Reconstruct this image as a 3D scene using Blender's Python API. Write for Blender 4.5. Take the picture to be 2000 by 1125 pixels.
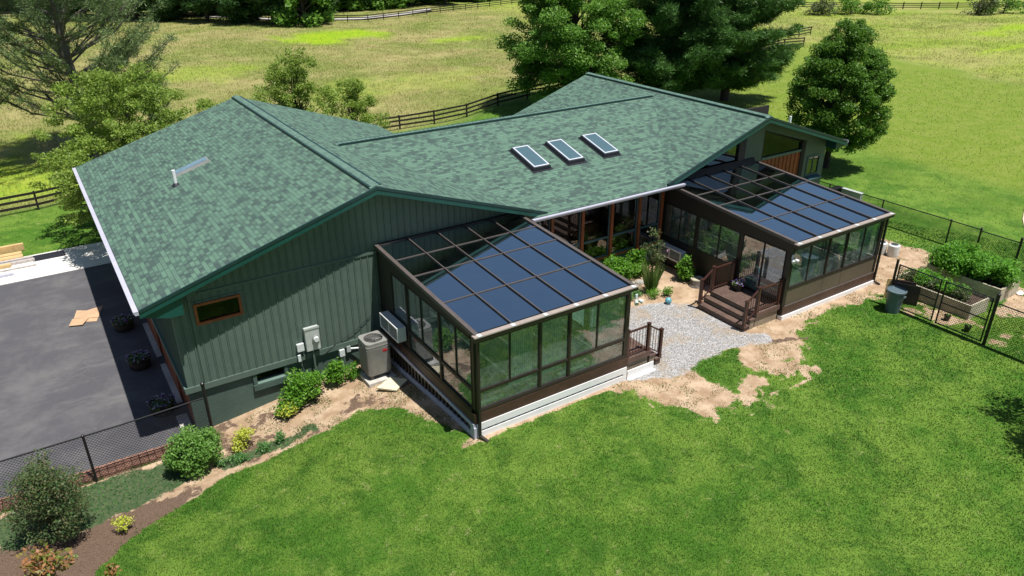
import bpy, math, random
import numpy as np
from mathutils import Vector, Matrix
random.seed(7); RNG = np.random.default_rng(11)
for o in list(bpy.data.objects): bpy.data.objects.remove(o)
SC = bpy.context.scene; COL = SC.collection
# ------------------------------------------------------------------ camera
cd = bpy.data.cameras.new('camera'); cam = bpy.data.objects.new('camera', cd); COL.objects.link(cam)
rx = Vector((0.8371710, -0.5469314, -0.0032770)); ux = Vector((0.2422694, 0.3654494, 0.8987504)); fx = Vector((0.4903573, 0.7532017, -0.4384484))
cam.matrix_world = Matrix(((rx.x, ux.x, -fx.x, -7.46159), (rx.y, ux.y, -fx.y, -13.13117), (rx.z, ux.z, -fx.z, 11.5), (0, 0, 0, 1)))
cd.sensor_width = 36; cd.lens = 26.2484; cd.clip_end = 3000; cd.clip_start = 0.1
SC.camera = cam
# ------------------------------------------------------------------ sky and sun
SUN = Vector((0.12, -0.31, 1.0)).normalized()
W = bpy.data.worlds.new('World'); SC.world = W; W.use_nodes = True
nt = W.node_tree; nt.nodes.clear()
sky = nt.nodes.new('ShaderNodeTexSky'); sky.sky_type = 'NISHITA'; sky.sun_disc = False
sky.sun_elevation = math.asin(SUN.z); sky.sun_rotation = math.atan2(SUN.x, SUN.y); sky.air_density = 1.0; sky.dust_density = 0.6; sky.ozone_density = 1.5
bg = nt.nodes.new('ShaderNodeBackground'); bg.inputs[1].default_value = 0.062
ow = nt.nodes.new('ShaderNodeOutputWorld'); nt.links.new(sky.outputs[0], bg.inputs[0]); nt.links.new(bg.outputs[0], ow.inputs[0])
sl = bpy.data.lights.new('sun', 'SUN'); sl.energy = 5.0; sl.angle = math.radians(0.5); sl.color = (1.0, 0.955, 0.89)
so = bpy.data.objects.new('sun', sl); COL.objects.link(so); so.rotation_euler = SUN.to_track_quat('Z', 'Y').to_euler(); so.location = (0, 0, 60)
SC.view_settings.view_transform = 'Standard'; SC.view_settings.look = 'None'; SC.view_settings.gamma = 1; SC.view_settings.exposure = 0.38
SC.cycles.max_bounces = 8; SC.cycles.transparent_max_bounces = 24; SC.cycles.caustics_reflective = False; SC.cycles.caustics_refractive = False

# ------------------------------------------------------------------ object helpers
def tag(o, label=None, cat=None, group=None, kind=None):
    if label: o['label'] = label
    if cat: o['category'] = cat
    if group: o['group'] = group
    if kind: o['kind'] = kind
    return o
def thing(name, label, cat, loc=(0, 0, 0), group=None, rz=0):
    o = bpy.data.objects.new(name, None); COL.objects.link(o); o.location = loc; o.rotation_euler = (0, 0, rz); o.empty_display_size = 0.2
    return tag(o, label, cat, group)
def base_of(o):
    l = Vector((0, 0, 0))
    while o is not None: l += o.location; o = o.parent
    return l
class MB:
    def __init__(s): s.v = []; s.f = []; s.m = []; s.uv = {}
    def poly(s, pts, m=0, uvs=None):
        i = len(s.v); s.v += [tuple(p) for p in pts]; s.f.append(tuple(range(i, i + len(pts)))); s.m.append(m)
        if uvs: s.uv[len(s.f) - 1] = uvs
        return s
    def hexa(s, p, m=0):      # p: 8 points, bottom 4 ccw then top 4
        i = len(s.v); s.v += [tuple(q) for q in p]
        for f in ((3, 2, 1, 0), (4, 5, 6, 7), (0, 1, 5, 4), (1, 2, 6, 5), (2, 3, 7, 6), (3, 0, 4, 7)):
            s.f.append(tuple(i + k for k in f)); s.m.append(m)
        return s
    def box(s, x0, x1, y0, y1, z0, z1, m=0):
        return s.hexa([(x0, y0, z0), (x1, y0, z0), (x1, y1, z0), (x0, y1, z0), (x0, y0, z1), (x1, y0, z1), (x1, y1, z1), (x0, y1, z1)], m)
    def prism(s, pts, off, m=0):     # polygon extruded along off
        off = Vector(off); n = len(pts); i = len(s.v)
        s.v += [tuple(p) for p in pts] + [tuple(Vector(p) + off) for p in pts]
        s.f.append(tuple(i + k for k in range(n))); s.f.append(tuple(i + n + k for k in reversed(range(n)))); s.m += [m, m]
        for k in range(n): s.f.append((i + k, i + n + k, i + n + (k + 1) % n, i + (k + 1) % n)); s.m.append(m)
        return s
    def beam(s, a, b, w, h, m=0, up=(0, 0, 1)):
        a = Vector(a); b = Vector(b); d = (b - a).normalized(); up = Vector(up)
        x = d.cross(up)
        if x.length < 1e-4: x = d.cross(Vector((0, 1, 0)))
        x.normalize(); y = x.cross(d).normalized(); x *= w / 2; y *= h / 2
        return s.hexa([a - x - y, a + x - y, b + x - y, b - x - y, a - x + y, a + x + y, b + x + y, b - x + y], m)
    def tube(s, a, b, r, r2=None, n=8, m=0, cap=True):
        a = Vector(a); b = Vector(b); r2 = r if r2 is None else r2; d = (b - a).normalized()
        x = d.orthogonal().normalized(); y = d.cross(x); i = len(s.v)
        for k in range(n):
            t = 2 * math.pi * k / n; q = x * math.cos(t) + y * math.sin(t)
            s.v.append(tuple(a + q * r)); s.v.append(tuple(b + q * r2))
        for k in range(n):
            j = (k + 1) % n; s.f.append((i + 2 * k, i + 2 * j, i + 2 * j + 1, i + 2 * k + 1)); s.m.append(m)
        if cap:
            s.f.append(tuple(i + 2 * k for k in reversed(range(n)))); s.f.append(tuple(i + 2 * k + 1 for k in range(n))); s.m += [m, m]
        return s
    def path(s, pts, radii, n=8, m=0):
        for k in range(len(pts) - 1): s.tube(pts[k], pts[k + 1], radii[k], radii[k + 1], n, m)
        return s
    def lathe(s, c, prof, n=24, m=0, sx=1, sy=1):
        c = Vector(c); i = len(s.v)
        for (r, z) in prof:
            for k in range(n):
                t = 2 * math.pi * k / n; s.v.append((c.x + r * sx * math.cos(t), c.y + r * sy * math.sin(t), c.z + z))
        for a in range(len(prof) - 1):
            for k in range(n):
                j = (k + 1) % n; s.f.append((i + a * n + k, i + a * n + j, i + (a + 1) * n + j, i + (a + 1) * n + k)); s.m.append(m)
        s.f.append(tuple(i + k for k in reversed(range(n)))); s.f.append(tuple(i + (len(prof) - 1) * n + k for k in range(n))); s.m += [m, m]
        return s
    def build(s, name, mats, parent=None, loc=None, smooth=False, bevel=0):
        mats = mats if isinstance(mats, (list, tuple)) else [mats]
        L = base_of(parent) if parent is not None else Vector(loc or (0, 0, 0))
        me = bpy.data.meshes.new(name); me.from_pydata([(p[0] - L.x, p[1] - L.y, p[2] - L.z) for p in s.v], [], s.f)
        for mt in mats: me.materials.append(mt)
        me.polygons.foreach_set('material_index', s.m)
        if s.uv:
            ul = me.uv_layers.new(name='UVMap')
            for fi, uvs in s.uv.items():
                for li, q in zip(me.polygons[fi].loop_indices, uvs): ul.data[li].uv = q
        if smooth:
            me.polygons.foreach_set('use_smooth', [True] * len(me.polygons))
            try: me.set_sharp_from_angle(angle=math.radians(40))
            except Exception: pass
        me.validate(); me.update()
        o = bpy.data.objects.new(name, me); COL.objects.link(o)
        if parent is not None: o.parent = parent
        else: o.location = L
        if bevel:
            b = o.modifiers.new('bevel', 'BEVEL'); b.width = bevel; b.segments = 2; b.limit_method = 'ANGLE'; b.angle_limit = math.radians(40)
        return o
def np_mesh(name, V, F, mats, parent=None, loc=None, attrs=None, smooth=False, matidx=None):
    """V (n,3) world, F (m,k) equal-sized faces"""
    L = base_of(parent) if parent is not None else Vector(loc or (0, 0, 0))
    V = np.asarray(V, np.float32) - np.array(L, np.float32); F = np.asarray(F, np.int32); k = F.shape[1]
    me = bpy.data.meshes.new(name); me.vertices.add(len(V)); me.vertices.foreach_set('co', V.ravel())
    me.loops.add(F.size); me.loops.foreach_set('vertex_index', F.ravel())
    me.polygons.add(len(F)); me.polygons.foreach_set('loop_start', np.arange(0, F.size, k, dtype=np.int32))
    if smooth: me.polygons.foreach_set('use_smooth', np.ones(len(F), bool))
    for mt in (mats if isinstance(mats, (list, tuple)) else [mats]): me.materials.append(mt)
    if matidx is not None: me.polygons.foreach_set('material_index', np.asarray(matidx, np.int32))
    me.update(calc_edges=True)
    for an, (dom, arr) in (attrs or {}).items():
        a = me.attributes.new(an, 'FLOAT', dom); a.data.foreach_set('value', np.asarray(arr, np.float32))
    o = bpy.data.objects.new(name, me); COL.objects.link(o)
    if parent is not None: o.parent = parent
    else: o.location = L
    return o
def copy_tree(o, parent=None):
    c = o.copy(); COL.objects.link(c)
    if parent is not None: c.parent = parent
    for ch in [q for q in bpy.data.objects if q.parent == o]: copy_tree(ch, c)
    return c

# ------------------------------------------------------------------ materials
class N:
    def __init__(s, name):
        s.m = bpy.data.materials.new(name); s.m.use_nodes = True; s.t = s.m.node_tree; s.t.nodes.clear()
        s.out = s.t.nodes.new('ShaderNodeOutputMaterial')
    def n(s, typ, ins=None, **kw):
        q = s.t.nodes.new(typ)
        for k, v in kw.items(): setattr(q, k, v)
        for k, v in (ins or {}).items():
            sock = q.inputs[k]
            if isinstance(v, bpy.types.NodeSocket): s.t.links.new(v, sock)
            else: sock.default_value = v
        return q
    def math(s, op, a, b=0.0, c=None, clamp=False):
        q = s.n('ShaderNodeMath', {0: a, 1: b}, operation=op, use_clamp=clamp)
        if c is not None:
            if isinstance(c, bpy.types.NodeSocket): s.t.links.new(c, q.inputs[2])
            else: q.inputs[2].default_value = c
        return q.outputs[0]
    def mix(s, f, a, b, bt='MIX'):
        q = s.n('ShaderNodeMix', data_type='RGBA', blend_type=bt)
        for i, v in ((0, f), (6, a), (7, b)):
            if isinstance(v, bpy.types.NodeSocket): s.t.links.new(v, q.inputs[i])
            else: q.inputs[i].default_value = (v + (1,)) if isinstance(v, tuple) and len(v) == 3 else v
        return q.outputs[2]
    def ramp(s, f, stops):
        q = s.n('ShaderNodeValToRGB', {0: f}); e = q.color_ramp.elements
        while len(e) < len(stops): e.new(0.5)
        for x, (p, c) in zip(e, stops): x.position = p; x.color = (c + (1,)) if len(c) == 3 else c
        return q.outputs[0]
    def noise(s, scale, detail=4, rough=0.55, vec=None, col=False, dist=0):
        q = s.n('ShaderNodeTexNoise', {'Scale': scale, 'Detail': detail, 'Roughness': rough, 'Distortion': dist})
        if vec is None: vec = s.obj()
        s.t.links.new(vec, q.inputs['Vector']); return q.outputs[1 if col else 0]
    def obj(s):
        if not hasattr(s, '_tc'): s._tc = s.n('ShaderNodeTexCoord')
        return s._tc.outputs['Object']
    def attr(s, name): return s.n('ShaderNodeAttribute', attribute_name=name).outputs['Fac']
    def scalev(s, v, sc): return s.n('ShaderNodeVectorMath', {0: v, 1: sc}, operation='MULTIPLY').outputs[0]
    def sstep(s, x, a, b):
        return s.n('ShaderNodeMapRange', {0: x, 1: a, 2: b}, interpolation_type='SMOOTHSTEP').outputs[0]
    def bump(s, h, strength=0.3, dist=0.02, normal=None):
        q = s.n('ShaderNodeBump', {'Height': h, 'Strength': strength, 'Distance': dist})
        if normal is not None: s.t.links.new(normal, q.inputs['Normal'])
        return q.outputs[0]
    def done(s, color, rough=0.6, metal=0.0, normal=None, spec=0.5, **kw):
        b = s.n('ShaderNodeBsdfPrincipled')
        def st(k, v):
            if v is None: return
            if isinstance(v, bpy.types.NodeSocket): s.t.links.new(v, b.inputs[k])
            else: b.inputs[k].default_value = (v + (1,)) if isinstance(v, tuple) and len(v) == 3 and b.inputs[k].type == 'RGBA' else v
        st('Base Color', color); st('Roughness', rough); st('Metallic', metal); st('Normal', normal); st('Specular IOR Level', spec)
        for k, v in kw.items(): st(k, v)
        s.t.links.new(b.outputs[0], s.out.inputs[0]); s.b = b
        return s.m
def plain(name, col, rough=0.55, metal=0, var=0.18, scale=9, bumps=0.0, spec=0.5):
    k = N(name); n1 = k.noise(scale, 5, 0.6); n2 = k.noise(scale * 0.22, 3)
    f = k.math('ADD', k.math('MULTIPLY', n1, 0.5), k.math('MULTIPLY', n2, 0.5))
    c = k.mix(k.sstep(f, 0.32, 0.68), tuple(x * (1 - var) for x in col), tuple(min(1, x * (1 + var)) for x in col))
    return k.done(c, rough, metal, k.bump(k.noise(scale * 8, 3), bumps, 0.01) if bumps else None, spec)

def lawn_colour(k, v):
    c = k.mix(k.sstep(k.noise(0.33, 7, 0.72, vec=v), 0.40, 0.60), (0.054, 0.142, 0.014), (0.130, 0.222, 0.032))
    c = k.mix(k.math('MULTIPLY', k.sstep(k.noise(0.75, 7, 0.75, vec=v, dist=0.6), 0.46, 0.63), 0.80), c, (0.038, 0.110, 0.012))
    c = k.mix(k.math('MULTIPLY', k.sstep(k.noise(1.9, 7, 0.8, vec=v), 0.50, 0.68), 0.65), c, (0.155, 0.240, 0.040))
    c = k.mix(k.math('MULTIPLY', k.sstep(k.noise(2.6, 7, 0.8, vec=k.scalev(v, (1.0, 1.0, 1.0)), dist=0.3), 0.58, 0.70), 0.6), c, (0.38, 0.36, 0.17))
    return c
# roof shingles: UV in metres, u along the course, v up the slope
def shingle_mat():
    k = N('shingles'); uv = k.n('ShaderNodeUVMap', uv_map='UVMap').outputs[0]; sp = k.n('ShaderNodeSeparateXYZ', {0: uv})
    u, v = sp.outputs[0], sp.outputs[1]; H = 0.118
    vr = k.math('DIVIDE', v, H); row = k.math('FLOOR', vr); fv = k.math('FRACT', vr)
    wn = k.n('ShaderNodeTexWhiteNoise', {'W': row}, noise_dimensions='1D').outputs[0]
    def cells(w, seed):
        uu = k.math('DIVIDE', k.math('ADD', u, k.math('MULTIPLY', wn, 7.3 + seed)), w)
        # uneven widths: warp u a little
        uu = k.math('ADD', uu, k.math('MULTIPLY', k.math('SINE', k.math('MULTIPLY', uu, 1.7)), 0.25))
        ci = k.math('FLOOR', uu); fu = k.math('FRACT', uu)
        cv = k.n('ShaderNodeCombineXYZ', {0: ci, 1: row, 2: float(seed)}).outputs[0]
        r = k.n('ShaderNodeTexWhiteNoise', {'Vector': cv}, noise_dimensions='3D').outputs[0]
        return r, fu
    r1, f1 = cells(0.155, 1); r2, f2 = cells(0.29, 5)
    tab = k.math('GREATER_THAN', r1, 0.40)          # raised tab or the lower layer between tabs
    base = k.ramp(r2, [(0.0, (0.062, 0.100, 0.086)), (0.22, (0.082, 0.142, 0.110)), (0.50, (0.096, 0.176, 0.128)), (1.0, (0.112, 0.206, 0.146))])
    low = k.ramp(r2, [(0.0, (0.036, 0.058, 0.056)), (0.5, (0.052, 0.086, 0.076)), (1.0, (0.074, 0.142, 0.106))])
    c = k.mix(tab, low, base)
    c = k.mix(k.math('MULTIPLY', k.math('LESS_THAN', fv, 0.13), k.math('ADD', 0.28, k.math('MULTIPLY', tab, 0.30))), c, (0.012, 0.022, 0.022))  # shadow under each course's lower edge, painted into the colour
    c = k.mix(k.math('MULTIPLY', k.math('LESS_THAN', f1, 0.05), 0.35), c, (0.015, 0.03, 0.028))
    g = k.noise(260, 2, 0.7); c = k.mix(0.16, c, k.ramp(g, [(0.3, (0.02, 0.05, 0.04)), (0.7, (0.16, 0.27, 0.21))]))
    c = k.mix(k.math('MULTIPLY', k.noise(0.35, 4, 0.6), 0.16), c, (0.105, 0.165, 0.140))
    h = k.math('ADD', k.math('MULTIPLY', tab, 0.5), k.math('MULTIPLY', k.math('SUBTRACT', 1.0, fv), 0.8))
    return k.done(c, 0.88, 0, k.bump(h, 0.75, 0.012, k.bump(g, 0.4, 0.004)), 0.25)
M = {}
M['shingle'] = shingle_mat()
M['ridge'] = plain('ridge_shingle', (0.098, 0.170, 0.138), 0.88, var=0.3, scale=22, bumps=0.5, spec=0.25)
M['siding'] = plain('painted_siding', (0.098, 0.142, 0.116), 0.6, var=0.10, scale=4, bumps=0.25, spec=0.35)
M['found'] = plain('painted_masonry', (0.070, 0.112, 0.094), 0.75, var=0.14, scale=2.2, bumps=0.7, spec=0.3)
M['trimgrey'] = plain('grey_green_trim', (0.105, 0.175, 0.142), 0.6, var=0.10, scale=6, bumps=0.2)
M['teal'] = plain('teal_fascia', (0.006, 0.062, 0.050), 0.45, var=0.15, scale=5)
M['tealdark'] = plain('dark_drip_edge', (0.010, 0.035, 0.034), 0.45, var=0.15, scale=5)
M['gutter'] = plain('pale_gutter', (0.46, 0.46, 0.55), 0.4, var=0.08, scale=3)
M['rust'] = plain('rust_stain_wood', (0.27, 0.070, 0.024), 0.55, var=0.28, scale=7, bumps=0.3)
M['bluetrim'] = plain('blue_green_frame', (0.045, 0.105, 0.120), 0.4, var=0.1)
M['bronze'] = plain('bronze_aluminium', (0.026, 0.020, 0.016), 0.42, 0.0, var=0.12, scale=5, spec=0.5)
M['bronzetop'] = plain('bronze_cap', (0.098, 0.082, 0.075), 0.42, 0.0, var=0.12, scale=6, spec=0.5)
M['bronzedark'] = plain('bronze_panel', (0.020, 0.0165, 0.013), 0.5, var=0.15, scale=3)
M['kick'] = plain('taupe_kick_panel', (0.105, 0.083, 0.058), 0.5, var=0.12, scale=3)
M['brown'] = plain('brown_board', (0.060, 0.030, 0.022), 0.5, var=0.3, scale=6, bumps=0.3)
M['white'] = plain('white_trim', (0.80, 0.80, 0.80), 0.5, var=0.04, scale=5)
M['deck'] = plain('deck_board', (0.110, 0.068, 0.052), 0.65, var=0.3, scale=14, bumps=0.4)
M['rail'] = plain('brown_railing', (0.060, 0.024, 0.018), 0.4, var=0.15)
M['tanstone'] = plain('tan_riser', (0.26, 0.21, 0.15), 0.8, var=0.25, scale=8, bumps=0.5)
M['black'] = plain('black_metal', (0.010, 0.010, 0.012), 0.4, var=0.2)
M['dark'] = plain('dark_interior', (0.018, 0.016, 0.014), 0.8, var=0.3)
M['fence'] = plain('black_board', (0.016, 0.012, 0.010), 0.75, var=0.5, scale=12, bumps=0.4)
M['acgrey'] = plain('grey_metal', (0.30, 0.30, 0.28), 0.45, 0.2, var=0.12, scale=7)
M['acdark'] = plain('fan_metal', (0.10, 0.095, 0.085), 0.4, 0.5, var=0.2)
M['offwhite'] = plain('off_white_metal', (0.62, 0.66, 0.66), 0.45, var=0.06)
M['metergrey'] = plain('meter_grey', (0.46, 0.50, 0.48), 0.45, 0.1, var=0.14, scale=6)
M['conc'] = plain('concrete_pale', (0.48, 0.46, 0.42), 0.85, var=0.2, scale=5, bumps=0.4)
M['wood'] = plain('weathered_timber', (0.42, 0.38, 0.28), 0.8, var=0.3, scale=11, bumps=0.4)
M['pine'] = plain('fresh_lumber', (0.58, 0.40, 0.19), 0.7, var=0.16, scale=9, bumps=0.2)
M['greylum'] = plain('grey_lumber', (0.46, 0.42, 0.40), 0.7, var=0.25, scale=9, bumps=0.2)
M['soil'] = plain('dark_soil', (0.07, 0.045, 0.032), 0.95, var=0.5, scale=20, bumps=0.8)
M['bark'] = plain('bark', (0.055, 0.042, 0.034), 0.9, var=0.5, scale=16, bumps=0.8)
M['barkgrey'] = plain('grey_bark', (0.15, 0.13, 0.115), 0.9, var=0.5, scale=16, bumps=0.8)
M['canblue'] = plain('blue_grey_plastic', (0.10, 0.145, 0.165), 0.42, var=0.12)
M['barrel'] = plain('old_barrel_wood', (0.045, 0.028, 0.020), 0.8, var=0.4, scale=14, bumps=0.5)
M['card'] = plain('cardboard', (0.50, 0.33, 0.20), 0.85, var=0.12, scale=5, bumps=0.2)
M['brick'] = plain('pink_brick', (0.33, 0.17, 0.115), 0.85, var=0.35, scale=12, bumps=0.6)
M['stone'] = plain('pale_stone', (0.36, 0.34, 0.30), 0.85, var=0.35, scale=6, bumps=0.7)
M['curtain'] = plain('pale_blind', (0.55, 0.62, 0.60), 0.8, var=0.06)
M['floor'] = plain('pale_floor', (0.24, 0.26, 0.22), 0.6, var=0.2, scale=3)
M['ball'] = plain('blue_ball', (0.13, 0.36, 0.42), 0.35, var=0.35, scale=9)
M['paver'] = plain('cream_paver', (0.72, 0.66, 0.44), 0.85, var=0.06)
M['red'] = plain('red_badge', (0.45, 0.02, 0.03), 0.4)
M['skyglassframe'] = plain('skylight_frame', (0.62, 0.66, 0.72), 0.35, 0.2, var=0.05)
M['slate'] = plain('skylight_flashing', (0.035, 0.034, 0.045), 0.35, 0.3, var=0.12)
M['tarp'] = plain('tan_sheet', (0.55, 0.44, 0.33), 0.85, var=0.2, scale=3)
M['well'] = plain('skylight_well', (0.16, 0.24, 0.26), 0.7)
M['caphighlight'] = plain('cap_highlight', (0.34, 0.285, 0.25), 0.35, var=0.08)  # pale gutter top: its highlight painted as a lighter colour
M['tube2'] = plain('skylight_pane', (0.070, 0.125, 0.150), 0.12, var=0.06)
M['tube'] = plain('sky_reflection_pane', (0.16, 0.25, 0.32), 0.25)  # even pale blue painted in place of the sky mirrored in the glass
M['road'] = plain('pale_road', (0.40, 0.38, 0.36), 0.9, var=0.1, scale=1)

def glass(name, tint, gloss_lo, gloss_hi, gcol=(1, 1, 1), rough=0.0, dust_haze=0.0, dcol=(0.35, 0.42, 0.40)):
    k = N(name); gg = k.n('ShaderNodeNewGeometry'); c_ = k.math('ABSOLUTE', k.n('ShaderNodeVectorMath', {0: gg.outputs['Normal'], 1: gg.outputs['Incoming']}, operation='DOT_PRODUCT').outputs['Value'])
    f = k.math('ADD', gloss_lo, k.math('MULTIPLY', k.math('POWER', k.math('SUBTRACT', 1.0, c_), 3.0), gloss_hi - gloss_lo))
    wob = k.bump(k.noise(0.9, 2), 0.03, 0.05)
    tr = k.n('ShaderNodeBsdfTransparent', {'Color': tint + (1,)}); gl = k.n('ShaderNodeBsdfGlossy', {'Color': gcol + (1,), 'Roughness': rough, 'Normal': wob})
    mx = k.n('ShaderNodeMixShader', {0: f, 1: tr.outputs[0], 2: gl.outputs[0]}); 
    if dust_haze:  # patchy diffuse coat: dust, plus painted haze that greys the reflections
        df = k.n('ShaderNodeBsdfDiffuse', {'Color': dcol + (1,)}); fd_ = k.math('MULTIPLY', k.sstep(k.noise(2.2, 6, 0.75), 0.25, 0.75), dust_haze * 2)
        m2 = k.n('ShaderNodeMixShader', {0: fd_, 1: mx.outputs[0], 2: df.outputs[0]}); k.t.links.new(m2.outputs[0], k.out.inputs[0]); return k.m
    k.t.links.new(mx.outputs[0], k.out.inputs[0]); return k.m
M['roofglass'] = glass('tinted_roof_glass', (0.17, 0.22, 0.25), 0.68, 0.95, (0.84, 0.95, 1.0), dust_haze=0.004)
M['sideglass'] = glass('green_side_glass', (0.74, 0.88, 0.84), 0.19, 0.6, (0.92, 0.88, 1.0), dust_haze=0.11)
M['gableglass'] = glass('gable_window_glass', (0.40, 0.42, 0.40), 0.03, 0.25)
M['houseglass'] = glass('dark_window_glass', (0.45, 0.50, 0.50), 0.10, 0.5)
M['skyglass'] = glass('skylight_glass', (0.35, 0.50, 0.52), 0.20, 0.6, (0.85, 0.95, 1.0))

def leafmat(name, cols, trans=0.35, rough=0.5, spec=0.3):
    k = N(name); g = k.n('ShaderNodeNewGeometry'); r = g.outputs['Random Per Island']
    st = [(i / (len(cols) - 1), c) for i, c in enumerate(cols)]
    c = k.ramp(r, st); c = k.mix(k.math('MULTIPLY', k.sstep(k.noise(0.9, 2), 0.3, 0.7), 0.35), c, tuple(x * 0.75 for x in cols[0]))
    b = k.n('ShaderNodeBsdfPrincipled', {'Base Color': c, 'Roughness': rough, 'Specular IOR Level': spec})
    t = k.n('ShaderNodeBsdfTranslucent', {'Color': k.mix(0.5, c, tuple(min(1, x * 1.5) for x in cols[-1]))})
    mx = k.n('ShaderNodeMixShader', {0: trans, 1: b.outputs[0], 2: t.outputs[0]}); k.t.links.new(mx.outputs[0], k.out.inputs[0]); return k.m
L = {}
L['dog'] = leafmat('dogwood_leaf', [(0.100, 0.183, 0.025), (0.174, 0.288, 0.039), (0.248, 0.372, 0.055), (0.331, 0.410, 0.083)])
L['oak'] = leafmat('oak_leaf', [(0.076, 0.179, 0.025), (0.130, 0.280, 0.040), (0.193, 0.370, 0.054)])
L['maple'] = leafmat('maple_leaf', [(0.049, 0.120, 0.015), (0.083, 0.189, 0.021), (0.138, 0.277, 0.031)])
L['pine'] = leafmat('pine_needle', [(0.043, 0.109, 0.025), (0.074, 0.179, 0.042), (0.129, 0.258, 0.055)], 0.2)
L['bluepine'] = leafmat('blue_pine_needle', [(0.11, 0.18, 0.065), (0.16, 0.24, 0.09), (0.22, 0.30, 0.12)], 0.2)
L['conifer'] = leafmat('far_conifer', [(0.027, 0.072, 0.022), (0.050, 0.126, 0.034), (0.087, 0.189, 0.049)], 0.2)
L['shrub'] = leafmat('shrub_leaf', [(0.071, 0.183, 0.019), (0.118, 0.288, 0.028), (0.191, 0.395, 0.041)])
L['round'] = leafmat('round_shrub_leaf', [(0.104, 0.215, 0.041), (0.155, 0.314, 0.062), (0.224, 0.414, 0.083)])
L['yellow'] = leafmat('yellow_leaf', [(0.304, 0.386, 0.041), (0.524, 0.580, 0.069), (0.759, 0.773, 0.166)])
L['dull'] = leafmat('dull_leaf', [(0.037, 0.091, 0.030), (0.068, 0.144, 0.041), (0.137, 0.183, 0.062), (0.186, 0.152, 0.083)])
L['red'] = leafmat('red_leaf', [(0.097, 0.193, 0.028), (0.414, 0.166, 0.069), (0.497, 0.193, 0.110), (0.166, 0.276, 0.041)])
L['veg'] = leafmat('garden_leaf', [(0.062, 0.179, 0.017), (0.117, 0.317, 0.028), (0.207, 0.455, 0.048)])
L['grassy'] = leafmat('tall_blade', [(0.07, 0.17, 0.03), (0.16, 0.32, 0.05), (0.26, 0.42, 0.09), (0.42, 0.48, 0.20)])
L['flower'] = leafmat('petals', [(0.10, 0.03, 0.30), (0.55, 0.55, 0.65), (0.16, 0.05, 0.38), (0.30, 0.10, 0.35), (0.6, 0.6, 0.62)])
L['pink'] = leafmat('pink_petals', [(0.5, 0.25, 0.40), (0.65, 0.45, 0.55)])
def blademat(name, A, B, C_, D, trans=0.4, s1=.45, s2=1.5):
    k = N(name); r = k.n('ShaderNodeNewGeometry').outputs['Random Per Island']; v = k.n('ShaderNodeNewGeometry').outputs['Position']
    c = k.mix(k.sstep(k.noise(s1, 6, 0.7, vec=v), 0.45, 0.57), A, B); c = k.mix(k.math('MULTIPLY', k.sstep(k.noise(s2 * .55, 6, 0.75, vec=v), 0.50, 0.58), 0.85), c, C_)
    c = k.mix(k.math('MULTIPLY', k.math('GREATER_THAN', r, 0.86), 0.6), c, D); c = k.mix(k.math('MULTIPLY', k.sstep(k.noise(s2 * 2.1, 6, 0.75, vec=v), 0.56, 0.64), 0.55), c, D)
    hs = k.n('ShaderNodeHueSaturation', {'Color': c, 'Value': k.math('ADD', 0.68, k.math('MULTIPLY', k.math('FRACT', k.math('MULTIPLY', r, 7.13)), 0.64))}).outputs[0]
    b = k.n('ShaderNodeBsdfPrincipled', {'Base Color': hs, 'Roughness': 0.6, 'Specular IOR Level': 0.25}); t = k.n('ShaderNodeBsdfTranslucent', {'Color': hs})
    mx = k.n('ShaderNodeMixShader', {0: trans, 1: b.outputs[0], 2: t.outputs[0]}); k.t.links.new(mx.outputs[0], k.out.inputs[0]); return k.m
L['lawn'] = blademat('lawn_blade', (0.076, 0.190, 0.022), (0.165, 0.270, 0.038), (0.046, 0.145, 0.020), (0.36, 0.36, 0.13))
def lawnmat():
    k = N('lawn_blade'); g_ = k.n('ShaderNodeNewGeometry'); r = g_.outputs['Random Per Island']; c = lawn_colour(k, g_.outputs['Position'])
    c = k.mix(k.math('MULTIPLY', k.math('GREATER_THAN', r, 0.93), 0.5), c, (0.42, 0.40, 0.20))
    hs = k.n('ShaderNodeHueSaturation', {'Color': c, 'Value': k.math('ADD', 0.86, k.math('MULTIPLY', k.math('FRACT', k.math('MULTIPLY', r, 7.13)), 0.32))}).outputs[0]
    b = k.n('ShaderNodeBsdfPrincipled', {'Base Color': hs, 'Roughness': 0.6, 'Specular IOR Level': 0.25}); t = k.n('ShaderNodeBsdfTranslucent', {'Color': hs})
    mx = k.n('ShaderNodeMixShader', {0: 0.4, 1: b.outputs[0], 2: t.outputs[0]}); k.t.links.new(mx.outputs[0], k.out.inputs[0]); return k.m
L['lawn'] = lawnmat()
L['field'] = blademat('field_blade', (0.17, 0.29, 0.038), (0.24, 0.32, 0.060), (0.15, 0.29, 0.032), (0.44, 0.42, 0.20))
L['past'] = blademat('pasture_blade', (0.20, 0.26, 0.055), (0.38, 0.345, 0.145), (0.29, 0.305, 0.10), (0.44, 0.385, 0.20), s1=.05, s2=.35)
L['cover'] = leafmat('creeping_leaf', [(0.07, 0.19, 0.05), (0.11, 0.26, 0.07), (0.16, 0.33, 0.10)])

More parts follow.
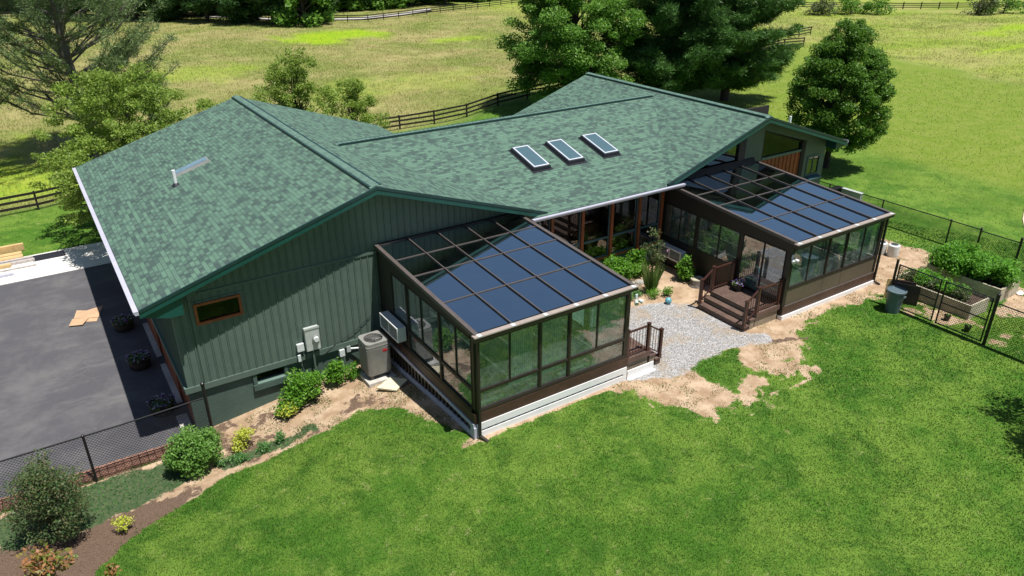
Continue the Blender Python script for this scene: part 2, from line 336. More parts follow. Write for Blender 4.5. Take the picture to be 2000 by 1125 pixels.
# ------------------------------------------------------------------ terrain
def S(x, a, b):
    t = np.clip((np.asarray(x, float) - a) / (b - a), 0, 1); return t * t * (3 - 2 * t)
def vnoise(x, y, seed=0):
    xi = np.floor(x).astype(np.int64); yi = np.floor(y).astype(np.int64); fx_ = x - xi; fy_ = y - yi
    fx_ = fx_ * fx_ * (3 - 2 * fx_); fy_ = fy_ * fy_ * (3 - 2 * fy_)
    def h(a, b):
        n = (a * 374761393 + b * 668265263 + seed * 1442695041) & 0xffffffff
        n = ((n ^ (n >> 13)) * 1274126177) & 0xffffffff
        return ((n ^ (n >> 16)) & 0xffff) / 65535.0
    return (h(xi, yi) * (1 - fx_) + h(xi + 1, yi) * fx_) * (1 - fy_) + (h(xi, yi + 1) * (1 - fx_) + h(xi + 1, yi + 1) * fx_) * fy_
def fbm(x, y, sc, oct=4, seed=0):
    s = 0; a = 1; t = 0
    for i in range(oct): s = s + a * vnoise(x * sc * 2 ** i + 31.7 * i, y * sc * 2 ** i + 11.3 * i, seed + i); t += a; a *= 0.55
    return s / t
def gz(x, y):
    x = np.asarray(x, float); y = np.asarray(y, float)
    z = -0.33 * S(y, 0, 5.4) * S(-x, -4.9, 0.0) - np.minimum(0.72, 0.118 * np.maximum(0, -x)) * S(y, -6, 4.2)
    rear = S(y, 8, 16) * (1 - 0.9 * S(x, 17, 24) * (1 - S(y, 25, 60)))
    z = z * (1 - rear) - rear
    drv = S(y, 4.7, 5.2) * S(-x, 5.35, 5.6) * (1 - S(y, 22.0, 22.15))
    z = z * (1 - drv) - 1.06 * drv
    z = z + 0.25 * (fbm(x, y, 0.03, 2, 5) - 0.5) * S(np.hypot(x - 5, y - 5), 45, 80)
    return z + 0.03 * (fbm(x, y, 0.7, 2, 9) - 0.5) * (1 - drv)
def gzf(x, y): return float(gz(x, y))
def sdist(x, y, P):
    P = np.array(P, float); Q = np.roll(P, -1, 0); d = np.full(x.shape, 1e9); ins = np.zeros(x.shape, bool)
    for (ax, ay), (bx, by) in zip(P, Q):
        ex, ey = bx - ax, by - ay; t = np.clip(((x - ax) * ex + (y - ay) * ey) / (ex * ex + ey * ey + 1e-12), 0, 1)
        d = np.minimum(d, np.hypot(x - ax - t * ex, y - ay - t * ey))
        c = (ay > y) != (by > y)
        with np.errstate(divide='ignore', invalid='ignore'): xx = ax + (y - ay) * ex / (ey if ey != 0 else 1e-12)
        ins ^= c & (x < xx)
    return np.where(ins, -d, d)
def zone(x, y, P, w=0.25, rag=0.5, nsc=1.6, seed=0):
    bb = np.array(P, float); lo = bb.min(0) - 2; hi = bb.max(0) + 2; out = np.zeros(x.shape)
    m = (x > lo[0]) & (x < hi[0]) & (y > lo[1]) & (y < hi[1])
    if m.any():
        d = sdist(x[m], y[m], P) + rag * 2 * (fbm(x[m], y[m], nsc, 4, seed) - 0.5)
        out[m] = 1 - S(d, -w, w)
    return out
P_GRAVEL = [(4.9, 0), (4.9, 4), (7.5, 4), (7.9, 3.3), (8.7, 3.0), (9.3, 2.5), (9.8, 2.1), (9.8, -0.2), (10.3, -0.4), (9.9, -0.8), (8.8, -0.4), (7.6, -0.4), (6.7, -0.7), (5.9, -0.8)]
P_COURT = [(4.9, -0.2), (4.9, 5.6), (11.4, 5.6), (11.4, -0.3), (9.5, -0.6)]
P_D2 = [(9.3, 0.2), (16.2, 0.1), (16.5, 3.2), (20.4, 3.4), (20.6, -0.3), (17.8, -0.4), (16.4, -0.6), (15.2, -0.8), (13.9, -0.62), (12.3, -0.7), (11.2, -0.95), (10.6, -1.6), (9.9, -2.05), (9.1, -2.1), (8.4, -1.6), (8.5, -0.9)]
P_D3 = [(4.0, 0.1), (5.3, -0.1), (6.7, -0.5), (7.0, -0.8), (6.6, -1.3), (6.75, -2.1), (6.5, -2.7), (5.7, -2.5), (5.2, -2.0), (4.7, -1.2)]
P_D4 = [(6.4, -2.0), (8.7, -1.6), (9.9, -1.9), (9.7, -2.7), (8.2, -3.0), (6.3, -3.1)]
P_BED = [(0.02, 0.15), (-0.35, 0.8), (-0.85, 2.5), (-1.75, 3.3), (-2.8, 3.05), (-3.9, 3.0), (-5.4, 2.95), (-6.2, 2.7), (-7.6, 2.35), (-8.5, 1.5), (-8.9, 0.7), (-11.5, -0.5), (-13, 4.9), (-5.4, 5.0), (-5.4, 5.6), (0.05, 5.6)]
P_FRONT = [(-0.4, -0.12), (0.2, -0.18), (3.2, -0.16), (4.2, -0.25), (5.2, -0.5), (5.0, 0.1), (0, 0.1)]
P_MULCH = [(-8.9, 0.6), (-7.5, 2.2), (-6.4, 2.7), (-6.2, 3.1), (-7.6, 3.15), (-8.6, 3.0), (-9.6, 3.6), (-11.5, 3.2), (-11, -0.2)]
P_STREAK = [(8.2, .95), (9.0, .2), (9.9, -.7), (11.2, -1.25), (11.1, -1.42), (9.8, -.95), (8.9, 0), (8.1, .8)]
P_COVER = [(-10.5, 3.6), (-8.9, 3.0), (-7.8, 3.0), (-6.9, 3.35), (-6.2, 3.5), (-5.6, 3.9), (-5.7, 4.75), (-10.5, 4.75)]
P_COVER2 = [(-5.4, 3.25), (-4.0, 3.2), (-3.0, 3.3), (-3.1, 3.6), (-4.2, 3.65), (-5.5, 3.7)]
P_GARD = [(15.2, -0.9), (16.5, -0.5), (20.4, -0.4), (20.9, -3.6), (19.6, -5.2), (16.2, -5.6), (15.2, -4.9)]
P_MOWN = [(-200, -200), (-200, 5), (-60, 24), (-9.6, 28.5), (-5.8, 29.3), (11.2, 33), (24, 33.3), (45, 37), (61.6, 40), (63.4, 31), (62.5, 27.3), (58.5, 14.65), (54, 4), (46, -30), (40, -200)]
def masks(x, y):
    grav = zone(x, y, P_GRAVEL, 0.18, 0.35, 1.2, 1)
    gard = zone(x, y, P_GARD, 0.4, 0.5, 1.0, 12) * S(fbm(x, y, 1.3, 4, 20), 0.44, 0.62) * 0.8
    dirt = np.maximum.reduce([zone(x, y, P_COURT, 0.15, 0.2, 1.5, 2), zone(x, y, P_D2, 0.34, 0.6, 1.8, 3), zone(x, y, P_D3, 0.34, 0.7, 2.0, 4),
                              0.95 * zone(x, y, P_D4, 0.2, 0.7, 1.6, 5) * S(fbm(x, y, 1.9, 4, 33), 0.45, 0.55), zone(x, y, P_BED, 0.20, 0.16, 1.4, 6), zone(x, y, P_FRONT, 0.1, 0.15, 2, 7), gard])
    wide = np.maximum.reduce([zone(x, y, P_D2, 1.0, 0.5, 1.2, 3), zone(x, y, P_D3, 1.2, 0.6, 1.2, 4), zone(x, y, P_D4, 1.2, 0.6, 1.2, 5), 0.9 * zone(x, y, P_BED, 0.45, 0.2, 1.4, 6)])
    dirt = np.maximum(dirt, wide * S(fbm(x, y, 2.9, 5, 91), 0.50, 0.62) * 0.9)
    mul = np.maximum(zone(x, y, P_MULCH, 0.15, 0.25, 1.5, 8), 0.72 * zone(x, y, P_STREAK, 0.1, 0.08, 3, 8)); mul = np.maximum(mul, 0.6 * zone(x, y, P_BED, 0.1, 0.1, 2, 6) * S(fbm(x, y, 1.1, 4, 61), 0.50, 0.62))
    cov = np.maximum(zone(x, y, P_COVER, 0.2, 0.35, 1.5, 9), zone(x, y, P_COVER2, 0.15, 0.25, 2, 10))
    past = S(sdist(x, y, P_MOWN) + 1.2 * (fbm(x, y, 0.3, 3, 14) - 0.5), -0.3, 0.5)
    lush = np.zeros(x.shape)
    for cx, cy, rx_, ry_, a in ((27.5, 81, 8, 6.5, 1), (38.5, 70, 5, 1.6, 0.8), (7, 63, 6, 5, 0.45), (92, 25, 22, 1.6, 0.9), (105, 33, 26, 3, 0.9), (20, 47, 9, 5, 0.3), (60, 78, 10, 4, 0.3), (-25, 38, 16, 8, 0.8), (-6, 33, 7, 3.5, 0.7)):
        d = np.hypot((x - cx) / rx_, (y - cy) / ry_); lush = np.maximum(lush, a * (1 - S(d + 1.3 * (fbm(x, y, 0.25, 4, 17) - 0.5), 0.72, 1.05)))
    lush = np.maximum(lush, 0.42 * S(x, 52, 64) * (1 - 0.5 * S(fbm(x, y, 0.12, 3, 88), 0.45, 0.6)))
    dry = S(x, 25, 34) * (1 - past) * (1 - 0.8 * np.exp(-((x - 30 - 0.05 * y) / 1.2) ** 2))
    return dict(gravel=grav, dirt=dirt, mulch=mul, cover=cov, pasture=past, lush=lush, dry=dry)
def axis(lo, hi, step, outlo, outhi, g=1.13):
    a = list(np.arange(lo, hi + 1e-6, step)); s = step
    while a[-1] < outhi: s *= g; a.append(a[-1] + s)
    s = step; b = []
    p = lo
    while p > outlo: s *= g; p -= s; b.append(p)
    return np.array(b[::-1] + a)
ax_ = axis(-13, 22, 0.11, -700, 700, 1.06); ay_ = axis(-12, 8, 0.11, -500, 700, 1.05)
gx, gy = np.meshgrid(ax_, ay_, indexing='ij'); nx_, ny_ = gx.shape
gxf = gx.ravel(); gyf = gy.ravel(); gzz = gz(gxf, gyf); MK = masks(gxf, gyf)
idx = np.arange(nx_ * ny_).reshape(nx_, ny_)
F = np.stack([idx[:-1, :-1], idx[1:, :-1], idx[1:, 1:], idx[:-1, 1:]], -1).reshape(-1, 4)
def ground_mat():
    k = N('ground'); at = {a: k.attr(a) for a in ('gravel', 'dirt', 'mulch', 'cover', 'pasture', 'lush', 'dry')}
    o = k.obj(); big = k.noise(0.22, 4, 0.6); mid = k.noise(1.1, 5, 0.65); fine = k.noise(9, 6, 0.7); vf = k.noise(38, 4, 0.7)
    lawn = lawn_colour(k, o)
    lawn = k.mix(k.math('MULTIPLY', k.sstep(fine, 0.45, 0.75), 0.35), lawn, (0.050, 0.110, 0.014))
    dryc = k.mix(k.sstep(k.noise(0.8, 6, 0.7), 0.35, 0.65), (0.135, 0.205, 0.022), (0.180, 0.230, 0.040))
    dryc = k.mix(k.math('MULTIPLY', k.sstep(k.noise(3.0, 5, 0.7), 0.55, 0.72), 0.5), dryc, (0.30, 0.29, 0.13))
    lawn = k.mix(at['dry'], lawn, dryc)
    sv = k.scalev(o, (1.0, 1.0, 1.0))
    pn = k.noise(0.10, 6, 0.62, dist=0.5); pn2 = k.noise(1.6, 6, 0.75)
    past = k.mix(k.sstep(pn, 0.38, 0.62), (0.165, 0.205, 0.045), (0.285, 0.260, 0.105))
    past = k.mix(k.math('MULTIPLY', k.sstep(pn2, 0.35, 0.75), 0.35), past, (0.37, 0.33, 0.150))
    past = k.mix(k.math('MULTIPLY', k.sstep(k.noise(0.35, 5, 0.6), 0.52, 0.70), 0.6), past, (0.150, 0.215, 0.030))
    lu = k.mix(k.sstep(pn2, 0.35, 0.65), (0.160, 0.300, 0.012), (0.300, 0.400, 0.018))
    past = k.mix(at['lush'], past, lu)
    c = k.mix(at['pasture'], lawn, past)
    en = k.noise(5.5, 6, 0.8)
    def edge(a, lo=0.40, hi=0.60, amt=1.9): return k.sstep(k.math('ADD', a, k.math('MULTIPLY', k.math('SUBTRACT', en, 0.5), amt)), lo, hi)
    dirt = k.mix(k.sstep(k.noise(1.7, 6, 0.7), 0.35, 0.68), (0.33, 0.225, 0.140), (0.54, 0.41, 0.285))
    dirt = k.mix(k.math('MULTIPLY', k.sstep(vf, 0.5, 0.72), 0.6), dirt, (0.24, 0.155, 0.095))
    c = k.mix(edge(at['dirt']), c, dirt)
    mulch = k.mix(k.sstep(vf, 0.35, 0.65), (0.085, 0.056, 0.040), (0.19, 0.130, 0.092))
    c = k.mix(edge(at['mulch']), c, mulch)
    cov = k.mix(k.sstep(fine, 0.4, 0.65), (0.045, 0.085, 0.035), (0.10, 0.12, 0.06)); c = k.mix(edge(at['cover']), c, cov)
    vo = k.n('ShaderNodeTexVoronoi', {'Vector': o, 'Scale': 26.0}); vr = k.n('ShaderNodeSeparateColor', {0: vo.outputs['Color']}).outputs[0]
    gr = k.ramp(vr, [(0.0, (0.25, 0.25, 0.25)), (0.55, (0.41, 0.405, 0.40)), (1.0, (0.58, 0.57, 0.56))])
    gr = k.mix(k.math('MULTIPLY', k.sstep(k.noise(0.9, 5, 0.7), 0.46, 0.66), 0.8), gr, (0.42, 0.34, 0.25))
    c = k.mix(edge(at['gravel'], 0.30, 0.70, 1.6), c, gr)
    h = k.math('ADD', k.math('MULTIPLY', fine, 0.6), k.math('MULTIPLY', vf, 0.5)); h = k.math('ADD', h, k.math('MULTIPLY', k.math('MULTIPLY', vo.outputs['Distance'], at['gravel']), -1.6))
    return k.done(c, 0.95, 0, k.bump(h, 0.9, 0.035), 0.15)
M['ground'] = ground_mat()
g = np_mesh('ground', np.stack([gxf, gyf, gzz], 1), F, M['ground'], attrs={a: ('POINT', v) for a, v in MK.items()}, smooth=True)
tag(g, kind='structure')
def blades(name, n, rlo, rhi, hgt, wid, mat, accept, label, angpad=0.10, pw=1.0):
    cx, cy = -7.46, -13.13; yaw = math.atan2(0.49036, 0.7532); half = math.radians(37) + angpad
    r = np.exp(RNG.uniform(math.log(rlo), math.log(rhi), n)); a = yaw + RNG.uniform(-half, half, n)
    x = cx + r * np.sin(a); y = cy + r * np.cos(a); p = accept(x, y); keep = RNG.uniform(0, 1, n) < p
    x, y, r = x[keep], y[keep], r[keep]; m = len(x); z = gz(x, y)
    sc = np.clip(r / rlo, 1, 4) ** pw; t = RNG.uniform(0, 2 * math.pi, m); w = wid * sc * RNG.uniform(0.6, 1.3, m); h = hgt * RNG.uniform(0.5, 1.35, m) * (0.75 + 0.5 * fbm(x, y, 0.9, 3, 41)) * sc ** 0.25
    dx, dy = np.cos(t) * w / 2, np.sin(t) * w / 2; lt = RNG.uniform(0, 2 * math.pi, m); ln = RNG.uniform(0.2, 1.0, m) * h
    V = np.empty((m, 3, 3)); V[:, 0] = np.stack([x - dx, y - dy, z - 0.01], 1); V[:, 1] = np.stack([x + dx, y + dy, z - 0.01], 1)
    V[:, 2] = np.stack([x + np.cos(lt) * ln, y + np.sin(lt) * ln, z + h], 1)
    o = np_mesh(name, V.reshape(-1, 3), np.arange(m * 3).reshape(-1, 3), mat)
    tag(o, label, 'grass', kind='stuff'); return o
HOUSE = [(-5.7, 5.3), (5.5, 5.3), (5.5, 5.3), (20.7, 5.4), (20.7, 15.5), (11, 15.5), (-0.5, 18.5), (-5.7, 18.5)]
def lawn_ok(x, y):
    mk = masks(x, y); p = (1 - np.clip(mk['dirt'] * 1.15 - .05, 0, 1)) ** 1.3 * (1 - mk['gravel']) * (1 - mk['pasture']) * (1 - mk['mulch']) * (1 - mk['cover'])
    bed = (mk['dirt'] > 0.5) & (mk['mulch'] < 0.3) & (mk['gravel'] < 0.3) & (x < 0.2) & (x > -4.4)
    p = np.where(bed, 0.85 * S(fbm(x, y, 1.6, 3, 77), 0.36, 0.56), p)
    p = np.where((mk['dirt'] > 0.5) & (mk['gravel'] < 0.3) & (x > 4), np.maximum(p, 0.5 * S(fbm(x, y, 2.2, 3, 78), 0.50, 0.64) * ((y < 0.3) | (x > 16.3))), p)
    p[(x > 0) & (x < 4.9) & (y > -0.05) & (y < 6)] = 0; p[(x > 11.3) & (x < 16.2) & (y > -0.15) & (y < 6)] = 0; p[(x > 4.8) & (x < 6.8) & (y > 0) & (y < 2)] = 0
    p[(x < -5.3) & (y > 4.8) & (y < 22.2)] = 0
    p[sdist(x, y, HOUSE) < 0] = 0
    return p
blades('lawn_grass', 1000000, 9.0, 34, 0.027, 0.014, L['lawn'], lawn_ok, 'short green lawn grass around the sunrooms and behind the house', angpad=0.34)
blades('field_grass', 120000, 34, 75, 0.06, 0.03, L['field'], lambda x, y: lawn_ok(x, y) * 0.7, 'mown yellowish grass of the field to the right of the wire fence')
blades('pasture_grass', 620000, 36, 135, 0.13, 0.018, L['past'], lambda x, y: masks(x, y)['pasture'] * (1 - 0.85 * masks(x, y)['lush']) * S(fbm(x, y, 0.6, 3, 50), 0.15, 0.60), 'tall straw coloured pasture grass beyond the board fences', pw=0.9)
blades('creeping_plant', 60000, 13, 26, 0.06, 0.03, L['cover'], lambda x, y: masks(x, y)['cover'] * S(fbm(x, y, 1.8, 3, 51), 0.28, 0.5), 'low bluish green creeping plants beside the brick edging of the driveway')

# ------------------------------------------------------------------ driveway, path, road
def asphalt_mat():
    k = N('asphalt'); v = k.noise(180, 3, 0.8); st = k.noise(0.5, 6, 0.7, dist=0.15)
    sv = k.n('ShaderNodeMapping', {0: k.obj(), 2: (0, 0, 0.3), 3: (0.25, 1.0, 1.0)}).outputs[0]; st2 = k.noise(1.3, 6, 0.75, vec=sv)
    c = k.mix(k.sstep(v, 0.35, 0.65), (0.060, 0.060, 0.070), (0.105, 0.103, 0.112))
    c = k.mix(k.math('MULTIPLY', k.sstep(st, 0.42, 0.72), 0.75), c, (0.150, 0.147, 0.145))
    c = k.mix(k.math('MULTIPLY', k.sstep(st2, 0.52, 0.75), 0.55), c, (0.180, 0.177, 0.175))
    cr = k.n('ShaderNodeTexVoronoi', {'Vector': k.n('ShaderNodeVectorMath', {0: k.obj(), 1: k.n('ShaderNodeVectorMath', {0: k.noise(1.5, 4, 0.7, col=True), 1: (0.8, 0.8, 0.8)}, operation='MULTIPLY').outputs[0]}, operation='ADD').outputs[0], 'Scale': 0.62}, feature='DISTANCE_TO_EDGE').outputs[0]
    c = k.mix(k.math('MULTIPLY', k.math('LESS_THAN', cr, 0.012), k.math('MULTIPLY', k.sstep(k.noise(0.4, 2), 0.5, 0.62), 0.25)), c, (0.17, 0.165, 0.165))
    return k.done(c, 0.85, 0, k.bump(v, 0.6, 0.006), 0.3)
M['asphalt'] = asphalt_mat()
def concrete_mat():
    k = N('path_concrete'); c = k.mix(k.sstep(k.noise(0.9, 6, 0.7), 0.35, 0.7), (0.66, 0.64, 0.60), (0.80, 0.79, 0.76))
    c = k.mix(k.math('MULTIPLY', k.sstep(k.noise(1.6, 6, 0.7), 0.58, 0.76), 0.5), c, (0.45, 0.42, 0.38))
    return k.done(c, 0.9, 0, k.bump(k.noise(60, 3), 0.3, 0.004), 0.3)
M['pathc'] = concrete_mat()
tag(MB().box(-45, -5.55, 5.42, 19.45, -1.12, -1.0).build('driveway', M['asphalt'], loc=(-15, 12, -1)), kind='structure')
pc = MB(); xs = [-45, -30, -20, -9.62, -4.8, -0.2]
for a, b in zip(xs[:-1], xs[1:]): pc.box(a + 0.01, b - 0.01, 19.46, 22.15, -1.12, -0.985)
pc.box(-45, -0.2, 19.47, 22.14, -1.12, -0.995)
tag(pc.build('concrete_path', M['pathc'], loc=(-15, 20, -1)), kind='structure')
rd = MB(); pr_ = [(12, 119), (19.7, 108.5), (26.5, 99), (36.7, 94.2), (44, 96), (51, 99.5)]
for (a, b), (c, d) in zip(pr_[:-1], pr_[1:]): rd.poly([(a, b, -0.8), (c, d, -0.8), (c + 0.8, d + 2.6, -0.8), (a + 0.8, b + 2.6, -0.8)])
tag(rd.build('road', M['road'], loc=(30, 97, -0.8)), kind='structure')
# pink brick edging along the driveway
be = thing('brick_edging', 'weathered pink brick edging along the near end of the asphalt driveway under the wire fence', 'edging', (-8, 5.15, -1.05))
bm_ = MB(); x = -15.0
while x < -5.75:
    w = random.uniform(0.17, 0.21)
    for j, (y0, y1) in enumerate(((4.98, 5.19), (5.2, 5.41))):
        bm_.box(x, x + w - 0.012, y0 + random.uniform(-.008, .008), y1 - 0.008, -1.25, -0.955 + random.uniform(-.012, .012) - 0.02 * (j == 0))
    x += w
bm_.build('bricks', M['brick'], be, bevel=0.01)

# ------------------------------------------------------------------ the house
house = thing('house', 'long single storey green board and batten house with green shingle gable roofs', 'house', (5, 10, -1))
def slope(mb, pts, zf, udir, vdir, org, th=0.09):
    """pts: xy polygon, top at zf(x,y); UVs in metres along / up the slope"""
    top = [(x, y, zf(x, y)) for x, y in pts]; ud = Vector(udir); vd = Vector(vdir); og = Vector((org[0], org[1], zf(*org)))
    a = Vector((top[1][0] - top[0][0], top[1][1] - top[0][1], 0)); b = Vector((top[2][0] - top[1][0], top[2][1] - top[1][1], 0))
    if a.cross(b).z < 0: top = top[::-1]
    mb.poly(top, 0, [((Vector(p) - og).dot(ud), (Vector(p) - og).dot(vd)) for p in top])
    bot = [(p[0], p[1], p[2] - th) for p in top]; mb.poly(bot[::-1], 1)
    n = len(top)
    for i in range(n): j = (i + 1) % n; mb.poly([top[i], bot[i], bot[j], top[j]], 1)
zLL = lambda x, y: 5.19 + 0.307 * (x + 0.05)
zLR = lambda x, y: 5.19 - 0.33 * (x + 0.05)
zCF = lambda x, y: 3.26 + 0.2675 * (y - 4.77)
zCR = lambda x, y: 4.86 - 0.2675 * (y - 10.75)
zRL = lambda x, y: 5.0 - 0.338 * (15.8 - x)
zRR = lambda x, y: 5.0 - 0.32 * (x - 15.8)
def nrm(v): v = Vector(v); v.normalize(); return v
rf = MB()
slope(rf, [(-6.33, 4.9), (-0.05, 4.9), (-0.05, 18.9), (-6.33, 18.9)], zLL, (0, 1, 0), nrm((1, 0, .307)), (-6.33, 4.9))
slope(rf, [(-0.05, 4.9), (5.69, 4.9), (0.95, 10.75), (5.0, 15.8), (6.0, 15.8), (6.0, 18.9), (-0.05, 18.9)], zLR, (0, 1, 0), nrm((-1, 0, .33)), (6, 4.9))
slope(rf, [(4.95, 4.77), (10.65, 4.77), (15.39, 10.75), (0.95, 10.75), (5.69, 4.9), (5.3, 4.88)], zCF, (1, 0, 0), nrm((0, 1, .2675)), (5, 4.77))
slope(rf, [(0.95, 10.75), (15.39, 10.75), (11.39, 15.8), (5.0, 15.8)], zCR, (1, 0, 0), nrm((0, -1, .2675)), (5, 15.8))
slope(rf, [(15.8, 4.9), (15.8, 15.8), (11.39, 15.8), (15.39, 10.75), (10.72, 4.9)], zRL, (0, 1, 0), nrm((1, 0, .338)), (10, 4.9))
slope(rf, [(15.8, 4.9), (20.96, 4.9), (20.96, 15.8), (15.8, 15.8)], zRR, (0, 1, 0), nrm((-1, 0, .32)), (21, 4.9))
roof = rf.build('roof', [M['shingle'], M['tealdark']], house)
def ridgecap(a, b, ml, mr, n_over=0.17, w=0.17):
    """overlapping cap pieces along a ridge from a to b; ml/mr drop per metre each side"""
    a = Vector(a); b = Vector(b); d = (b - a); Ltot = d.length; d.normalize(); side = Vector((d.y, -d.x, 0)); mb = MB(); s = 0
    while s < Ltot:
        e = min(Ltot, s + n_over * 1.25); lift0, lift1 = 0.035, 0.060
        pA = a + d * s; pB = a + d * e
        for sg, dr in ((1, mr), (-1, ml)):
            q = [pA + Vector((0, 0, lift0)), pB + Vector((0, 0, lift1)), pB + side * sg * w + Vector((0, 0, lift1 - dr * w)), pA + side * sg * w + Vector((0, 0, lift0 - dr * w))]
            if sg < 0: q = q[::-1]
            mb.prism(q, (0, 0, -0.05))
        s += n_over
    return mb
ridgecap((-0.05, 4.88, 5.19), (-0.05, 18.9, 5.19), .307, .33, w=0.18).build('ridge_cap', M['ridge'], house)
ridgecap((1.0, 10.75, 4.86), (15.3, 10.75, 4.86), .2675, .2675, w=0.14).build('ridge_cap', M['ridge'], house)
ridgecap((15.8, 4.88, 5.0), (15.8, 15.8, 5.0), .338, .32).build('ridge_cap', M['ridge'], house)
# ridge vents under the caps (dark edge paints in the cap's shadow line)
for a, b, w in (((-0.05, 4.98, 5.175), (-0.05, 18.8, 5.175), 0.375), ((1.1, 10.75, 4.86), (15.2, 10.75, 4.86), 0.292), ((15.8, 5.0, 4.985), (15.8, 15.7, 4.985), 0.35)):
    MB().beam(a, b, w, 0.06).build('ridge_vent', M['tealdark'], house)
# rake boards and fascias
def rake(p0, p1, h=0.20, t=0.035, drop=0.012):
    (x0, y0, z0), (x1, y1, z1) = p0, p1
    yy = y0 - t - 0.004; m = MB()
    m.prism([(x0, yy, z0 - drop - h), (x1, yy, z1 - drop - h), (x1, yy, z1 - drop - .075), (x0, yy, z0 - drop - .075)], (0, t, 0), 0)
    m.prism([(x0, yy - .012, z0 - .075), (x1, yy - .012, z1 - .075), (x1, yy - .012, z1 + .006), (x0, yy - .012, z0 + .006)], (0, t + .014, 0), 1)
    m.build('rake_board', [M['teal'], M['tealdark']], house)
rake((-6.33, 4.9, zLL(-6.33, 0)), (-0.05, 4.9, 5.19)); rake((-0.05, 4.9, 5.19), (5.60, 4.9, zLR(5.60, 0)))
rake((10.78, 4.9, zRL(10.78, 0)), (15.8, 4.9, 5.0)); rake((15.8, 4.9, 5.0), (20.96, 4.9, zRR(20.96, 0)))
def soffit(pts, name='soffit', m='tealdark'): MB().prism(pts, (0, 0, -0.02)).build(name, M[m], house)
MB().prism([(-6.28, 4.93, zLL(-6.28, 0) - .21), (-5.35, 4.93, zLL(-5.35, 0) - .21), (-5.35, 4.93, zLL(-6.28, 0) - .42), (-5.7, 4.93, zLL(-6.28, 0) - .42), (-6.28, 4.93, zLL(-6.28, 0) - .25)], (0, .5, 0)).build('eave_return', M['teal'], house)
MB().prism([(20.9, 4.93, zRR(20.9, 0) - .1), (20.3, 4.93, zRR(20.3, 0) - .21), (20.3, 4.93, zRR(20.9, 0) - .3), (20.9, 4.93, zRR(20.9, 0) - .26)], (0, .5, 0)).build('eave_return', M['teal'], house)
# gutters
def gutter(a, b, out, name='gutter'):
    a = Vector(a); b = Vector(b); o_ = Vector(out); m = MB(); z = Vector((0, 0, 1))
    m.prism([a, a + o_ * .11, a + o_ * .11 - z * .012, a - z * .012], b - a)
    m.prism([a - z * .0, a - z * .10, a + o_ * .08 - z * .10, a + o_ * .115 - z * .03, a + o_ * .115 + z * .005, a + o_ * .10 + z * .005, a + o_ * .10 - z * .02, a + o_ * .01 - z * .02], b - a)
    m.build(name, M['gutter'], house)
gutter((-6.335, 4.86, 3.255), (-6.335, 18.9, 3.255), (-1, 0, 0)); gutter((4.93, 4.765, 3.25), (11.44, 4.765, 3.25), (0, -1, 0)); gutter((20.965, 4.9, 3.33), (20.965, 15.8, 3.33), (1, 0, 0))
# ---- walls
def tgL(x): return (zLL(x, 0) if x < -0.05 else zLR(x, 0)) - 0.10
def wallx(x0, x1, y, topf, zb, t, extra=()):
    xs_ = [x0] + [q for q in extra if x0 < q < x1] + [x1]
    return [(q, y, topf(q)) for q in xs_][::-1] + [(x0, y, zb), (x1, y, zb)]
def wall_grid(mb, x0, x1, y0, y1, z0, topf, holes, step=None, m=0):
    """wall between y0(front) and y1 as vertical strips, skipping holes (x0,x1,z0,z1)"""
    xs_ = sorted({x0, x1, -0.05, 15.8} | {h[0] for h in holes} | {h[1] for h in holes}); xs_ = [q for q in xs_ if x0 <= q <= x1]
    for a, b in zip(xs_[:-1], xs_[1:]):
        if b - a < 1e-5: continue
        hs = sorted([h for h in holes if h[0] < (a + b) / 2 < h[1]], key=lambda h: h[2]); z = z0
        for h in hs:
            if h[2] > z: mb.hexa([(a, y0, z), (b, y0, z), (b, y1, z), (a, y1, z), (a, y0, h[2]), (b, y0, h[2]), (b, y1, h[2]), (a, y1, h[2])], m)
            z = h[3]
        za, zb = topf(a), topf(b)
        if min(za, zb) > z - 1e-3 or max(za, zb) > z: mb.hexa([(a, y0, z), (b, y0, z), (b, y1, z), (a, y1, z), (a, y0, max(z, za)), (b, y0, max(z, zb)), (b, y1, max(z, zb)), (a, y1, max(z, za))], m)
WY = 5.45
w = MB(); holes = [(-5.0, -3.94, 2.28, 2.79)]
wall_grid(w, -5.6, 5.6, WY, WY + .16, 0.35, tgL, holes)
# battens, belt board, skirt board, corner boards on the gable
x = -5.42
while x < 5.5:
    t = tgL(x) - .02
    segs = [(0.50, 3.035), (3.155, t)] if t > 3.16 else [(0.50, min(3.035, t))]
    if -5.1 < x < -3.85: segs = [(0.50, 2.18), (2.86, min(t, 3.035))] + [q for q in segs if q[0] > 3.1]
    for a, b in segs:
        if b - a > .05: w.box(x - .014, x + .014, WY - .020, WY - .0005, a, b); w.box(x + .0145, x + .028, WY - .004, WY - .0005, a, b, 1)
    x += 0.2055
for px in (-5.13,):
    w.box(px - .03, px + .03, WY - .028, WY - .0005, 0.5, tgL(px) - .02)
x = -5.62
MB().box(-4.9, 0, WY - .030, WY - .001, 3.05, 3.13).build('belt_board', M['siding'], house)
w.build('gable_wall', [M['siding'], M['tealdark']], house)
sk = MB(); sk.box(-5.68, 0.0, WY - .042, WY - .0005, 0.33, 0.50)
sk.build('skirt_board', M['siding'], house)
lt = MB()
x = -5.42
